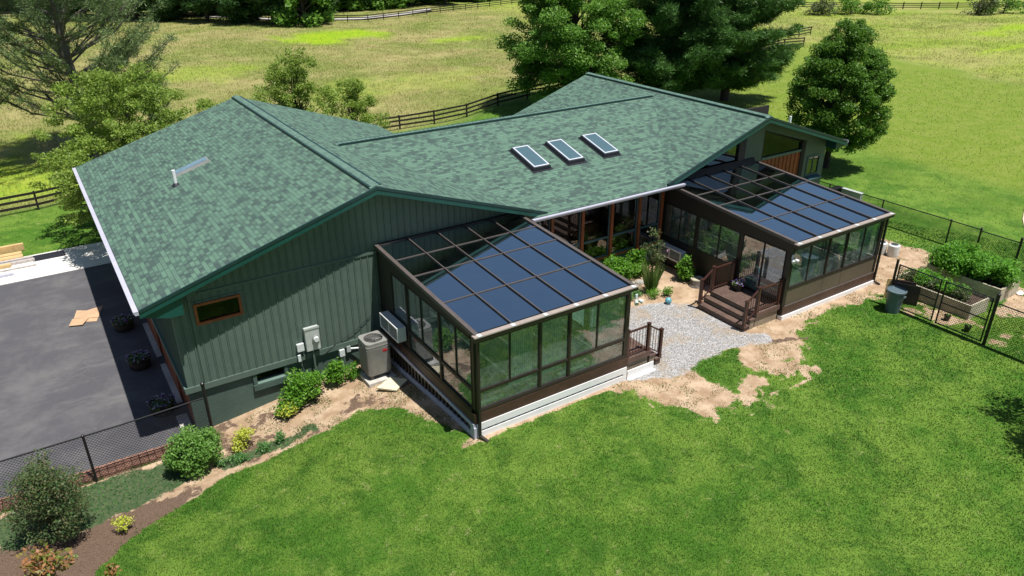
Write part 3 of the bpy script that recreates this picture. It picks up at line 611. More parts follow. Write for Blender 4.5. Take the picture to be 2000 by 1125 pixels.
# window 1 (rust frame)
def window(parent, x0, x1, z0, z1, y, fm, gm='houseglass', ft=.07, dep=.06, mulls=(), rails=(), name='window', yb=None, innerm=None):
    f = MB(); f.box(x0, x1, y - dep, y + .04, z1 - ft, z1); f.box(x0, x1, y - dep, y + .04, z0, z0 + ft); f.box(x0, x0 + ft, y - dep, y + .04, z0 + ft, z1 - ft); f.box(x1 - ft, x1, y - dep, y + .04, z0 + ft, z1 - ft)
    for mx in mulls: f.box(mx - .02, mx + .02, y - dep * .6, y + .03, z0 + ft, z1 - ft)
    o = f.build(name, M[fm], parent); MB().box(x0 + ft, x1 - ft, y + .004, y + .012, z0 + ft, z1 - ft).build('pane', M[gm], o); return o
window(house, -5.06, -3.88, 2.23, 2.83, WY, 'rust', gm='gableglass')
MB().box(-5.13, -3.81, WY - .02, WY - .001, 2.831, 2.90).box(-5.13, -3.81, WY - .02, WY - .001, 2.16, 2.229).box(-5.13, -5.061, WY - .02, WY - .001, 2.229, 2.831).box(-3.879, -3.81, WY - .02, WY - .001, 2.229, 2.831).build('window_trim', M['siding'], house)
MB().box(-5.0, -3.9, 5.62, 5.66, 2.2, 2.9).build('window_room', M['dark'], house)
# foundation
fd = MB(); wall_grid(fd, -5.6, 5.6, WY + .05, WY + .22, -1.3, lambda q: 0.345, [(-3.83, -3.05, 0.05, 0.33)]); fd.build('foundation', M['found'], house)
bw = MB(); bw.box(-3.93, -3.83, WY - .01, WY + .06, -0.02, 0.32); bw.box(-3.05, -2.95, WY - .01, WY + .06, -0.02, 0.32); bw.box(-3.95, -2.93, WY - .04, WY + .1, -0.20, -0.021); fr = bw.build('basement_window', M['found'], house)
s_ = MB(); s_.prism([(-3.829, WY - .03, -0.019), (-3.051, WY - .03, -0.019), (-3.051, WY + .2, 0.05), (-3.829, WY + .2, 0.05)], (0, 0, .015)); s_.build('sill', M['trimgrey'], fr)
MB().box(-3.829, -3.051, WY + .12, WY + .13, .04, .33).build('pane', M['houseglass'], fr)
# left side: siding above, rust coloured garage level below
sw = MB(); sw.box(-5.60, -5.44, WY + .161, 18.3, 0.35, zLL(-5.6, 0) - .1)
y = WY + .25
while y < 18.2: sw.box(-5.622, -5.6005, y - .02, y + .02, 0.5, zLL(-5.6, 0) - .12); y += 0.2055
sw.build('side_wall', M['siding'], house)
MB().box(-5.68, -5.60, WY + .0, 18.3, 0.31, 0.46).build('skirt_board', M['trimgrey'], house)
gl = MB(); gl.box(-5.58, -5.42, WY + .23, 18.3, -1.25, 0.305); gl.build('garage_wall', M['rust'], house)
for a, b in ((7.4, 9.7), (10.5, 12.9), (13.7, 16.2)):
    d = MB(); d.box(-5.62, -5.585, a, b, -1.0, 0.28); 
    for q in range(4): d.box(-5.63, -5.621, a + .05, b - .05, -0.97 + q * .31, -0.70 + q * .31)
    d.build('garage_door', M['rust'], house)
    MB().box(-5.79, -5.63, a - .15, b + .1, -0.99, -0.955).build('door_apron', M['conc'], house)
MB().box(-5.95, -5.66, 5.5, 6.6, -1.0, -0.95).build('door_apron', M['conc'], house)
# house back walls and floor so nothing is open
bk = MB(); bk.box(-5.6, 5.6, 18.14, 18.3, -1.3, 3.2); bk.box(5.44, 5.6, 15.4, 18.14, -1.3, 3.2); bk.box(5.6, 20.5, 15.2, 15.36, -1.3, 3.2); bk.box(20.48, 20.64, 5.78, 15.36, -.4, 3.3)
bk.prism([(-5.6, 18.14, 3.2), (5.6, 18.14, 3.2), (-0.05, 18.14, 5.05)], (0, .16, 0)); bk.prism([(11.6, 15.2, 3.2), (20.6, 15.2, 3.2), (15.8, 15.2, 4.85)], (0, .16, 0))
bk.build('rear_wall', M['siding'], house)
MB().box(5.65, 20.4, 5.75, 15.1, 0.55, 0.6).build('room_floor', M['dark'], house)
MB().box(5.65, 20.4, 8.6, 8.7, 0.6, 4.2).build('room_partition', M['dark'], house)
# centre window wall
cx = [5.62, 6.2, 7.48, 8.77, 10.05, 11.12]
cwm = MB(); cwm.box(5.6, 11.4, WY + .03, WY + .2, -0.5, 0.80); cwm.build('foundation', M['found'], house)
MB().box(5.6, 11.4, WY - .03, WY + .12, 0.80, 0.88).build('sill', M['rust'], house)
MB().box(5.6, 11.4, WY - .02, WY + .16, 2.88, 3.30).build('header', M['dark'], house)
for q in cx[1:]: MB().box(q - .055, q + .055, WY - .07, WY + .1, 0.8, 2.90).build('post', M['rust'], house)
for a, b in zip(cx[:-1], cx[1:]):
    a += .056; b -= .056; f = MB()
    f.box(a, b, WY, WY + .06, 1.56, 1.63); f.box(a, b, WY, WY + .06, .881, .94); f.box(a, b, WY, WY + .06, 2.80, 2.879)
    f.box(a, a + .05, WY, WY + .06, .94, 1.56); f.box(b - .05, b, WY, WY + .06, .94, 1.56); f.box(a, a + .05, WY, WY + .06, 1.63, 2.8); f.box(b - .05, b, WY, WY + .06, 1.63, 2.8)
    fo = f.build('window', M['bluetrim'], house); pn = MB(); pn.box(a + .05, b - .05, WY + .025, WY + .035, .94, 1.56); pn.box(a + .05, b - .05, WY + .025, WY + .035, 1.63, 2.8); pn.build('pane', M['houseglass'], fo)
# right gable wall
GY = 5.6
def tgR(x): return (zRL(x, 0) if x < 15.8 else zRR(x, 0)) - 0.10
g = MB(); g.prism([(15.5, GY, .5), (16.52, GY, .5), (16.52, GY, tgR(16.52)), (15.8, GY, tgR(15.8)), (15.5, GY, tgR(15.5))][::-1], (0, .16, 0))
g.build('gable_pillar', M['siding'], house)
g = MB(); wall_grid(g, 19.3, 20.64, GY, GY + .16, -.4, tgR, [(19.5, 20.3, 1.88, 2.70)]); g.build('gable_wall', M['siding'], house)
g = MB(); g.prism([(16.53, GY, 4.25), (19.3, GY, 3.40), (19.3, GY, tgR(19.3)), (16.53, GY, tgR(16.53))][::-1], (0, .15, 0)); g.box(19.02, 19.295, GY, GY + .15, .5, 3.39); g.build('gable_header', M['siding'], house)
g = MB(); g.box(11.45, 15.1, GY + .02, GY + .12, .5, 3.02); g.build('lower_wall', M['dark'], house)
MB().box(15.12, 15.49, GY - .03, GY + .12, .5, tgR(15.12)).build('dark_post', M['dark'], house); MB().box(18.96, 19.2, GY - .04, GY - .002, .5, 3.45).build('dark_post', M['dark'], house)
g = MB(); g.prism([(16.53, GY + .01, .5), (18.955, GY + .01, .5), (18.955, GY + .01, 3.03), (16.53, GY + .01, 3.03)][::-1], (0, .1, 0))
x = 16.7
while x < 18.95: g.box(x - .018, x + .018, GY - .015, GY + .009, .5, 3.03); x += .245
g.build('wood_panel', M['rust'], house)
MB().box(16.53, 18.955, GY - .03, GY + .12, 3.03, 3.13).build('sill', M['trimgrey'], house)
f = MB(); f.beam((16.55, GY + .05, 3.13), (16.55, GY + .05, 4.24), .05, .08, up=(0, 1, 0)); f.beam((16.55, GY + .05, 4.22), (18.93, GY + .05, 3.44), .05, .08, up=(0, 1, 0)); fo = f.build('gable_window', M['dark'], house)
MB().prism([(16.55, GY + .05, 3.131), (18.95, GY + .05, 3.131), (18.95, GY + .05, 3.43), (16.55, GY + .05, 4.22)][::-1], (0, .01, 0)).build('pane', M['gableglass'], fo)
f = MB(); f.beam((11.5, GY + .05, 3.06), (15.1, GY + .05, 3.06), .06, .08); f.beam((11.6, GY + .05, tgR(11.6) - .03), (15.1, GY + .05, tgR(15.1) - .03), .05, .08, up=(0, 1, 0)); fo = f.build('gable_window', M['dark'], house)
MB().prism([(11.9, GY + .05, 3.09), (15.1, GY + .05, 3.09), (15.1, GY + .05, tgR(15.1) - .05), (11.9, GY + .05, tgR(11.9) - .05)][::-1], (0, .01, 0)).build('pane', M['houseglass'], fo)
window(house, 19.48, 20.32, 1.86, 2.72, GY, 'bluetrim', mulls=(19.9,), dep=.03)
MB().box(19.5, 20.3, 5.8, 5.82, 1.6, 2.9).build('window_room', M['dark'], house)
MB().prism([(19.5, GY - .25, 1.74), (20.35, GY - .25, 1.74), (20.35, GY - .005, 1.80), (19.5, GY - .005, 1.80)], (0, 0, .05)).build('window_shelf', M['bluetrim'], house)
# roof fittings
def skylight(x0, x1, y0, y1, zf, up):
    s = MB(); h = .12; o = MB()
    P = lambda x, y, d: (x, y - .2675 * d, zf(x, y) + d)
    s.hexa([P(x0 - .03, y0 - .03, -.02), P(x1 + .03, y0 - .03, -.02), P(x1 + .03, y1 + .03, -.02), P(x0 - .03, y1 + .03, -.02), P(x0, y0, h), P(x1, y0, h), P(x1, y1, h), P(x0, y1, h)])
    for q in ((x0 - .07, x1 + .07, y0 - .10, y0 - .031), (x0 - .07, x0 - .031, y0 - .03, y1 + .07), (x1 + .031, x1 + .07, y0 - .03, y1 + .07), (x0 - .031, x1 + .031, y1 + .031, y1 + .07)):
        s.hexa([P(q[0], q[2], .003), P(q[1], q[2], .003), P(q[1], q[3], .003), P(q[0], q[3], .003), P(q[0], q[2], .02), P(q[1], q[2], .02), P(q[1], q[3], .02), P(q[0], q[3], .02)])
    sk_ = s.build('skylight', [M['slate'], M['well']], house); f = MB(); t = .055
    for q in ((x0 + .03, x1 - .03, y0 + .03, y0 + .03 + t), (x0 + .03, x1 - .03, y1 - .03 - t, y1 - .03), (x0 + .03, x0 + .03 + t, y0 + .03 + t, y1 - .03 - t), (x1 - .03 - t, x1 - .03, y0 + .03 + t, y1 - .03 - t)):
        f.hexa([P(q[0], q[2], h + .001), P(q[1], q[2], h + .001), P(q[1], q[3], h + .001), P(q[0], q[3], h + .001), P(q[0], q[2], h + .03), P(q[1], q[2], h + .03), P(q[1], q[3], h + .03), P(q[0], q[3], h + .03)])
    f.build('frame', M['skyglassframe'], sk_)
    q = (x0 + .085, x1 - .085, y0 + .085, y1 - .085)
    MB().hexa([P(q[0], q[2], h + .002), P(q[1], q[2], h + .002), P(q[1], q[3], h + .002), P(q[0], q[3], h + .002), P(q[0], q[2], h + .016), P(q[1], q[2], h + .016), P(q[1], q[3], h + .016), P(q[0], q[3], h + .016)]).build('pane', M['tube2'], sk_)
for a in (6.62, 8.11, 9.72): skylight(a, a + .70, 7.13, 8.55, zCF, 1)
# solar tube panel on the left slope
s = MB(); Q = lambda x, y, d: (x - .307 * d, y, zLL(x, y) + d)
x0, x1, y0, y1 = -3.84, -2.62, 12.72, 13.22
s.hexa([Q(x0, y0, -.02), Q(x1, y0, -.02), Q(x1, y1, -.02), Q(x0, y1, -.02), Q(x0 + .03, y0 + .03, .07), Q(x1 - .03, y0 + .03, .07), Q(x1 - .03, y1 - .03, .07), Q(x0 + .03, y1 - .03, .07)])
sk_ = s.build('skylight', M['acgrey'], house); MB().hexa([Q(x0 + .07, y0 + .07, .071), Q(x1 - .07, y0 + .07, .071), Q(x1 - .07, y1 - .07, .071), Q(x0 + .07, y1 - .07, .071), Q(x0 + .07, y0 + .07, .085), Q(x1 - .07, y0 + .07, .085), Q(x1 - .07, y1 - .07, .085), Q(x0 + .07, y1 - .07, .085)]).build('pane', M['tube'], sk_)
v = MB(); bx_, by_ = -3.94, 12.0; zz = zLL(bx_, 0); v.tube((bx_, by_, zz - .05), (bx_, by_, zz + .50), .055, n=14); vp_ = v.build('vent_pipe', M['white'], house, smooth=True)
MB().lathe((bx_, by_, zz - .06), [(.14, 0), (.11, .08), (.065, .14)], 16).build('pipe_collar', M['slate'], vp_)
v = MB(); bx_, by_ = 19.3, 6.6; zz = zRR(bx_, 0); v.tube((bx_, by_, zz - .05), (bx_, by_, zz + .36), .05, n=14); v.build('vent_pipe', M['white'], house, smooth=True)

# ------------------------------------------------------------------ sunrooms
def railz(mb, *a): mb.box(*a)
def glass_side(parent, axis, fixed, spans, z0, z1, out, fr='bronze', gm='sideglass', name='window', mull=None, ft=.024, dep=.06):
    """window units in a wall; axis 'x': wall runs along x at y=fixed, 'y': runs along y at x=fixed. out = -1 direction of outside"""
    for (a, b) in spans:
        f = MB(); g_ = MB()
        def bx(u0, u1, w0, w1, zz0, zz1, t):
            if axis == 'x': t.box(u0, u1, fixed + min(w0, w1), fixed + max(w0, w1), zz0, zz1)
            else: t.box(fixed + min(w0, w1), fixed + max(w0, w1), u0, u1, zz0, zz1)
        o0, o1 = -.01 * 1, dep
        bx(a, b, o0, o1, z0, z0 + ft, f); bx(a, b, o0, o1, z1 - ft, z1, f); bx(a, a + ft, o0, o1, z0 + ft, z1 - ft, f); bx(b - ft, b, o0, o1, z0 + ft, z1 - ft, f)
        if mull is not None:
            for mm in mull:
                if a < mm < b: bx(mm - .018, mm + .018, o0 + .004, o1 - .01, z0 + ft, z1 - ft, f)
        fo = f.build(name, M[fr], parent)
        bx(a + ft, b - ft, .02, .03, z0 + ft, z1 - ft, g_); g_.build('pane', M[gm], fo)
def sunroom(parent, X0, X1, Y0, Y1, ze, slope_, nbay, pur, front, left, right, zf, rafter_in=.0):
    """X0..X1 by Y0..Y1, roof eave height ze at Y0-.15 rising with slope_ to Y1"""
    zr = lambda y: ze + slope_ * (y - (Y0 - .15))
    xo0, xo1 = X0 - .07, X1 - .09 + .02; yo = Y0 - .17; yb = Y1 - .08
    # glass panes between rafters
    xs_ = [xo0 + .10 + (xo1 - xo0 - .2) * i / nbay for i in range(nbay + 1)]; ys_ = [yo + .06] + pur + [yb - .04]
    for i in range(nbay):
        for j in range(len(ys_) - 1):
            a, b, c, d = xs_[i] + .028, xs_[i + 1] - .028, ys_[j] + .02, ys_[j + 1] - .02
            MB().hexa([(a, c, zr(c) - .03), (b, c, zr(c) - .03), (b, d, zr(d) - .03), (a, d, zr(d) - .03), (a, c, zr(c) - .02), (b, c, zr(c) - .02), (b, d, zr(d) - .02), (a, d, zr(d) - .02)]).build('roof_pane', M['roofglass'], parent)
    for i, x in enumerate(xs_):
        wd = .027 if 0 < i < nbay else .11; xx = x if 0 < i < nbay else (x - .045 if i == 0 else x + .045)
        MB().beam((xx, yo, zr(yo) - .03), (xx, yb, zr(yb) - .03), wd, .10).build('rafter', M['bronzetop'], parent)
    for y in pur: MB().beam((xs_[0] + .026, y, zr(y) - .026), (xs_[-1] - .026, y, zr(y) - .026), .032, .05, up=(0, -slope_, 1)).build('purlin', M['bronzetop'], parent)
    MB().box(xs_[0] + .026, xs_[-1] - .026, yb - .05, yb + .06, zr(yb) - .06, zr(yb) + .012).build('header_bar', M['bronzedark'], parent)
    f = MB(); f.box(xo0 - .05, xo1 + .05, yo - .10, yo - .004, zr(yo) - .14, zr(yo) - .045); f.box(xo0 - .05, xo1 + .05, yo - .12, yo + .03, zr(yo) - .044, zr(yo) - .012, 1); f.box(xo0 - .04, xo1 + .04, yo - .003, yo + .08, zr(yo) - .16, zr(yo) - .046)
    go = f.build('gutter', [M['bronze'], M['caphighlight']], parent)
    for i in range(nbay + 1): x = xs_[i]; MB().box(x - .05, x + .05, yo - .125, yo + .0, zr(yo) - .0115, zr(yo) - .0).build('gutter_clip', M['offwhite'], go)
    return zr, xs_
# --- first sunroom
s1 = thing('sunroom', 'bronze framed glass sunroom on white skirting against the board and batten gable wall', 'sunroom', (0, 0, 0))
X0, X1, Y0, Y1 = 0.0, 4.87, 0.0, 5.44
zr1, xs1 = sunroom(s1, X0, X1, Y0, Y1, 3.03, .0538, 5, [1.52, 3.14, 4.22], None, None, None, .72)
FL = .70
MB().box(X0 + .04, X1 - .04, Y0 + .04, Y1, FL - .1, FL).build('floor', M['floor'], s1)
for (x, y) in ((X0, Y0), (X1 - .12, Y0)): MB().box(x, x + .12, y, y + .12, 0.44, zr1(y) - .09).build('corner_post', M['bronzedark'], s1)
MB().box(.121, X1 - .121, Y0 - .02, Y0 + .10, 2.70, zr1(0) - .085).build('front_beam', M['bronze'], s1)
MB().box(.0, X1, Y0 - .03, Y0 + .12, .715, .79).build('front_sill', M['bronze'], s1)
MB().box(.121, X1 - .121, Y0 - .015, Y0 + .09, 1.30, 1.338).build('front_rail', M['bronze'], s1)
fxs = [0.165, 1.03, 1.925, 2.845, 3.77, 4.705]
for q in (1.925, 2.845): MB().box(q - .022, q + .022, Y0 - .02, Y0 + .10, .79, 2.70).build('mullion', M['bronze'], s1)
glass_side(s1, 'x', Y0, [(.125, 1.902), (1.948, 2.822), (2.868, 4.745)], 1.34, 2.698, 1, mull=(1.03, 3.77))
glass_side(s1, 'x', Y0, [(.125, 1.902), (1.948, 2.822), (2.868, 4.745)], .792, 1.298, 1)
MB().box(-.02, X1 + .02, Y0 - .04, Y0 + .1, .43, .713).build('front_board', M['brown'], s1)
def skirt_front(mb, x0, x1, y, z0, z1, s0, s1_, mb2):
    mb.box(x0, x1, y - .06, y + .02, s1_, z1); mb.box(x0, x1, y - .06, y + .02, z0, s0); mb.box(x0, x0 + .12, y - .06, y + .02, s0, s1_); mb.box(x1 - .12, x1, y - .06, y + .02, s0, s1_)
    q = x0 + .12
    while q < x1 - .14: mb2.box(q, q + .045, y - .03, y + .0, s0, s1_); q += .22
    mb2.box(x0 + .12, x1 - .12, y + .025, y + .04, s0, s1_)
a_, b_ = MB(), MB(); skirt_front(a_, 0.02, X1 - .02, Y0 + .0, -.08, .425, .17, .235, b_)
so1 = a_.build('skirting', M['white'], s1); b_.build('slats', M['bronze'], so1)
# left side
yl = [0.16, 1.70, 3.56, 5.44]
for y in (1.72, 3.58): MB().box(X0 - .02, X0 + .10, y - .035, y + .035, .79, 2.78).build('mullion', M['bronzedark'], s1)
MB().box(X0 - .015, X0 + .09, .121, 5.44, 1.325, 1.375).build('side_rail', M['bronzedark'], s1)
MB().box(X0 - .03, X0 + .11, .121, 5.44, .715, .79).build('side_sill', M['bronzedark'], s1)
glass_side(s1, 'y', X0, [(.125, 1.683), (1.757, 3.543)], 1.377, 2.775, 1, fr='bronzedark', mull=(.89, 2.75))
glass_side(s1, 'y', X0, [(.125, 1.683), (1.757, 3.543)], .792, 1.323, 1, fr='bronzedark')
glass_side(s1, 'y', X0, [(3.635, 4.55)], 1.45, 2.775, 1, fr='bronzedark')
p = MB(); p.box(X0, X0 + .08, 4.552, 5.44, 1.377, 2.775); p.box(X0, X0 + .08, 3.635, 5.44, .791, 1.304); p.box(X0, X0 + .08, 3.635, 4.551, 1.376, 1.449)
p.prism([(X0, 0.162, 2.776), (X0, 5.44, 2.776), (X0, 5.44, zr1(5.44) - .085), (X0, 0.162, zr1(0.16) - .085)], (.08, 0, 0)); p.build('side_panel', M['bronzedark'], s1)
MB().box(X0 - .04, X0 + .1, -.03, 5.44, .43, .713).build('side_board', M['brown'], s1)
a_, b_ = MB(), MB(); a_.box(X0 - .07, X0 - .0, -.02, 5.42, .325, .425); a_.box(X0 - .07, X0, -.055, .14, -.07, .324)
n_ = 26
for i in range(n_):
    y0 = .14 + (5.42 - .14) * i / n_; y1 = .14 + (5.42 - .14) * (i + 1) / n_; zg = gzf(-.1, (y0 + y1) / 2)
    a_.box(X0 - .07, X0 - .005, y0, y1, zg - .1, zg + .16 + .015 * (i % 2)); b_.box(X0 - .05, X0 - .02, y0 + .03, y1 - .07, zg + .18, .324)
b_.box(X0 - .004, X0 + .02, .1, 5.42, -.6, .4)
so1 = a_.build('skirting', M['gutter'], s1); b_.build('slats', M['bronze'], so1)
# right side
for y in (1.75, 3.6): MB().box(X1 - .10, X1 + .02, y - .035, y + .035, .79, 2.78).build('mullion', M['bronzedark'], s1)
glass_side(s1, 'y', X1 - .08, [(.165, 1.695), (1.805, 3.545), (3.655, 5.3)], .792, 2.775, 1, fr='bronzedark', mull=(.93, 2.7, 4.5))
p = MB(); p.prism([(X1 - .08, 0.162, 2.776), (X1 - .08, 5.44, 2.776), (X1 - .08, 5.44, zr1(5.44) - .085), (X1 - .08, 0.162, zr1(0.16) - .085)], (.08, 0, 0)); p.box(X1 - .06, X1, .1, 5.44, -.3, .713); p.build('side_panel', M['bronzedark'], s1)
for (a, b) in ((1.10, 1.78), (2.08, 2.72), (3.86, 4.62)):
    c = MB(); q = a
    while q < b: c.box(q, q + .045, .18, .20 + .02 * random.random(), 1.0, 2.66); q += .06
    c.build('blind', M['curtain'], s1)
def downspout(parent, x, y, ztop, zb, dx=.0, dy=-.1):
    d = MB(); d.beam((x, y, zb + .1), (x, y, ztop), .07, .055, up=(1, 0, 0)); d.beam((x, y, zb + .12), (x + dx, y + dy, zb + .03), .07, .055); d.build('downspout', M['bronzedark'], parent)
downspout(s1, .06, -.105, 2.9, -.02, .10, -.22)
# --- second sunroom
s2 = thing('sunroom', 'bronze glass sunroom with taupe kick panels and a sliding side door and steps', 'sunroom', (11.3, 0, 0))
X0, X1, Y0, Y1 = 11.30, 16.22, -0.10, 5.55
zr2, xs2 = sunroom(s2, X0, X1, Y0, Y1, 2.74, .064, 5, [1.45, 3.03, 4.06], None, None, None, .6)
FL2 = .55
MB().box(X0 + .04, X1 - .04, Y0 + .04, Y1, FL2 - .1, FL2).build('floor', M['floor'], s2)
for x in (X0, X1 - .15): MB().box(x, x + .15, Y0, Y0 + .15, .14, zr2(Y0) - .09).build('corner_post', M['bronzedark'], s2)
MB().box(X0 + .151, X1 - .151, Y0 - .02, Y0 + .10, 2.40, zr2(Y0) - .085).build('front_beam', M['bronze'], s2)
MB().box(X0 + .151, X1 - .151, Y0 - .02, Y0 + .10, 1.05, 1.10).build('front_sill', M['bronze'], s2)
for q in (13.27, 14.22): MB().box(q - .02, q + .02, Y0 - .02, Y0 + .10, 1.10, 2.40).build('mullion', M['bronze'], s2)
glass_side(s2, 'x', Y0, [(11.455, 13.248), (13.292, 14.198), (14.242, 16.065)], 1.102, 2.398, 1, mull=(12.33, 15.16))
for a, b in ((11.455, 13.255), (13.27, 14.21), (14.225, 16.065)): MB().box(a, b, Y0 + .005, Y0 + .07, .47, 1.048).build('kick_panel', M['kick'], s2)
MB().box(X0 + .1, X1 - .01, Y0 - .025, Y0 + .1, .435, .468).build('front_ledge', M['bronzetop'], s2)
MB().box(X0 + .02, X1 - .02, Y0 - .03, Y0 + .1, .145, .433).build('front_board', M['brown'], s2)
MB().box(X0 + .0, X1 - .0, Y0 - .07, Y0 + .1, -.2, .143).build('skirting', M['white'], s2)
# side with sliding door and windows
p = MB(); p.box(X0, X0 + .08, 1.80, 5.55, -.1, 1.10); p.prism([(X0, .05, 2.36), (X0, 5.55, 2.36), (X0, 5.55, zr2(5.55) - .085), (X0, .05, zr2(.05) - .085)], (.08, 0, 0)); p.box(X0, X0 + .08, .05, 1.80, -.1, .58)
for a, b in ((3.76, 3.84), (5.38, 5.55), (1.78, 1.90)): p.box(X0, X0 + .08, a, b, 1.101, 2.359)
p.build('side_panel', M['bronzedark'], s2)
glass_side(s2, 'y', X0, [(1.91, 3.75), (3.85, 5.37)], 1.105, 2.355, 1, fr='bronzedark', mull=(2.78, 4.62))
glass_side(s2, 'y', X0 - .01, [(.06, 1.775)], .585, 2.355, 1, fr='bronzedark', mull=(.90,), name='sliding_door')
p = MB(); p.prism([(X1 - .08, .05, 2.3), (X1 - .08, 5.55, 2.3), (X1 - .08, 5.55, zr2(5.55) - .085), (X1 - .08, .05, zr2(.05) - .085)], (.08, 0, 0)); p.box(X1 - .08, X1, .05, 5.55, -.1, 1.0); p.build('side_panel', M['bronzedark'], s2)
glass_side(s2, 'y', X1 - .08, [(.06, 1.8), (1.9, 3.7), (3.8, 5.5)], 1.0, 2.3, 1, fr='bronzedark')
downspout(s2, X1 + .04, Y0 - .04, 2.55, -.02, .1, -.2)
h = MB(); h.prism([(X0 + .1, 5.40, zr2(5.4) - .02), (X1 - .2, 5.40, zr2(5.4) - .02), (X1 - .2, 5.57, zr2(5.4) + .16), (X0 + .1, 5.57, zr2(5.4) + .16)], (0, .02, 0)); h.build('roof_flashing', M['bronzedark'], s2)
for (a, b) in ((12.45, 13.1), (15.3, 15.95), (11.55, 12.2)):
    c = MB(); q = a
    while q < b: c.box(q, q + .045, .12, .14 + .02 * random.random(), 1.12, 2.38); q += .06
    c.build('blind', M['curtain'], s2)
# furniture seen faintly through the glass
t = thing('side_table', 'small round white table inside the far sunroom behind the front glass', 'table', (13.9, .9, FL2))
MB().lathe((13.9, .9, FL2 + .55), [(.32, 0), (.32, .03)], 28).build('table_top', M['offwhite'], t); MB().tube((13.9, .9, FL2), (13.9, .9, FL2 + .55), .03).build('leg', M['acgrey'], t)
# entry steps: platform, treads, railings
def steps(name, label, x_wall, x_edge, dirx, y0, y1, zp, base):
    st = thing(name, label, 'steps', (x_wall, (y0 + y1) / 2, base)); a, b = sorted((x_wall, x_edge))
    d = MB(); q = a; nb = max(1, round((b - a) / .13))
    for i in range(nb): u0 = a + (b - a) * i / nb; u1 = a + (b - a) * (i + 1) / nb; d.box(u0, u1 - .008, y0, y1, zp - .04, zp)
    d.build('platform', M['deck'], st)
    MB().box(a + .03, b - .03, y0 + .03, y1 - .03, base - .15, zp - .041).build('platform_base', M['tanstone'], st)
    MB().box(a + .0, b, y0 - .025, y0 - .001, zp - .16, zp - .002).build('edge_board', M['deck'], st)
    for k in (1, 2):
        z = zp - k * (zp - base) / 3; e0 = x_edge + dirx * (k - 1) * .25; e1 = x_edge + dirx * k * .25; u0, u1 = sorted((e0, e1))
        MB().box(u0 + (.004 if dirx > 0 else 0), u1 - (.004 if dirx < 0 else 0), y0 - .02, y1 + .02, z - .045, z).build('tread', M['deck'], st)
        MB().box(u0 + .03, u1 - .03, y0 + .01, y1 - .01, base - .15, z - .046).build('riser_base', M['tanstone'] if k == 1 else M['deck'], st)
    H = .86
    for yy in (y0 + .05, y1 - .05):
        rl = MB().build('railing', M['rail'], st) if False else None
        pts = [(x_wall + dirx * .06, zp), (x_edge - dirx * .05, zp), (x_edge + dirx * .46, zp - .34)]
        m = MB()
        for (p, q) in zip(pts[:-1], pts[1:]):
            m.beam((p[0], yy, p[1] + H - .06), (q[0], yy, q[1] + H - .06), .05, .045); m.beam((p[0], yy, p[1] + .09), (q[0], yy, q[1] + .09), .035, .035)
        ro = m.build('railing', M['rail'], st)
        for (p, z) in pts:
            zb = z if z > base + .1 else z
            MB().box(p - .04, p + .04, yy - .04, yy + .04, z, z + H).box(p - .052, p + .052, yy - .052, yy + .052, z + H, z + H + .025).box(p - .06, p + .06, yy - .06, yy + .06, z, z + .03).build('post', M['rail'], ro)
        for (p, q) in zip(pts[:-1], pts[1:]):
            n = max(2, round(abs(q[0] - p[0]) / .105))
            for i in range(1, n):
                t = i / n; xx = p[0] + (q[0] - p[0]) * t; zz = p[1] + (q[1] - p[1]) * t
                MB().tube((xx, yy, zz + .10), (xx, yy, zz + H - .07), .010, n=6).build('baluster', M['rail'], ro)
    return st
steps('entry_steps', 'brown deck steps with railings leading from the far sunroom sliding door to the gravel', 11.29, 10.18, -1, -.02, 1.95, .53, .02)
steps('entry_steps', 'brown deck steps with railings at the right end of the near sunroom', 4.90, 5.78, 1, .06, 1.9, .60, .05)
sk2 = MB(); sk2.box(4.885, 5.86, -.065, -.03, -.08, .27); sk2.box(4.885, 5.9, -.15, -.066, -.08, .02)
tag(sk2.build('skirting_board', M['white'], loc=(5.4, 0, 0)), 'white skirting board along the foot of the near sunroom deck steps', 'board')

# ------------------------------------------------------------------ equipment on and beside the walls
t = thing('air_conditioner', 'grey outdoor condenser with a round fan top on a pad by the gable wall', 'air conditioner', (-.65, 4.75, -.34))
MB().box(-1.08, -.22, 4.28, 5.22, -.42, -.30).build('pad', M['conc'], t, bevel=.01)
def rrect(x0, x1, y0, y1, r, n=5):
    P = []
    for cx_, cy_, a0 in ((x1 - r, y1 - r, 0), (x0 + r, y1 - r, 90), (x0 + r, y0 + r, 180), (x1 - r, y0 + r, 270)):
        for i in range(n): a = math.radians(a0 + 90 * i / (n - 1)); P.append((cx_ + r * math.cos(a), cy_ + r * math.sin(a)))
    return P
b = MB(); P = rrect(-1.0, -.30, 4.40, 5.10, .11); b.prism([(x, y, -.17) for x, y in P], (0, 0, .80))
bo = b.build('body', M['acgrey'], t)
lv = MB(); P2 = rrect(-1.006, -.294, 4.394, 5.106, .112)
def perim(P, step):
    out = []
    for (a, c) in zip(P, P[1:] + P[:1]):
        d = math.hypot(c[0] - a[0], c[1] - a[1]); n = max(1, round(d / step))
        for i in range(n): out.append((a[0] + (c[0] - a[0]) * (i + .5) / n, a[1] + (c[1] - a[1]) * (i + .5) / n))
    return out
for x, y in perim(P2, .026): lv.box(x - .006, x + .006, y - .006, y + .006, -.15, .60)
lv.build('louvres', M['acgrey'], t)
tp = MB(); P = rrect(-1.01, -.29, 4.39, 5.11, .12); cx_, cy_, R_ = -.65, 4.75, .275; nn = 40
tp.prism([(x, y, .635) for x, y in P], (0, 0, .03)); 
ring = MB()
for i in range(nn):     # top plate with a round hole, as a ring of quads out to the rounded rectangle
    pass
tp.build('top_rim', M['acgrey'], t)
tq = MB()
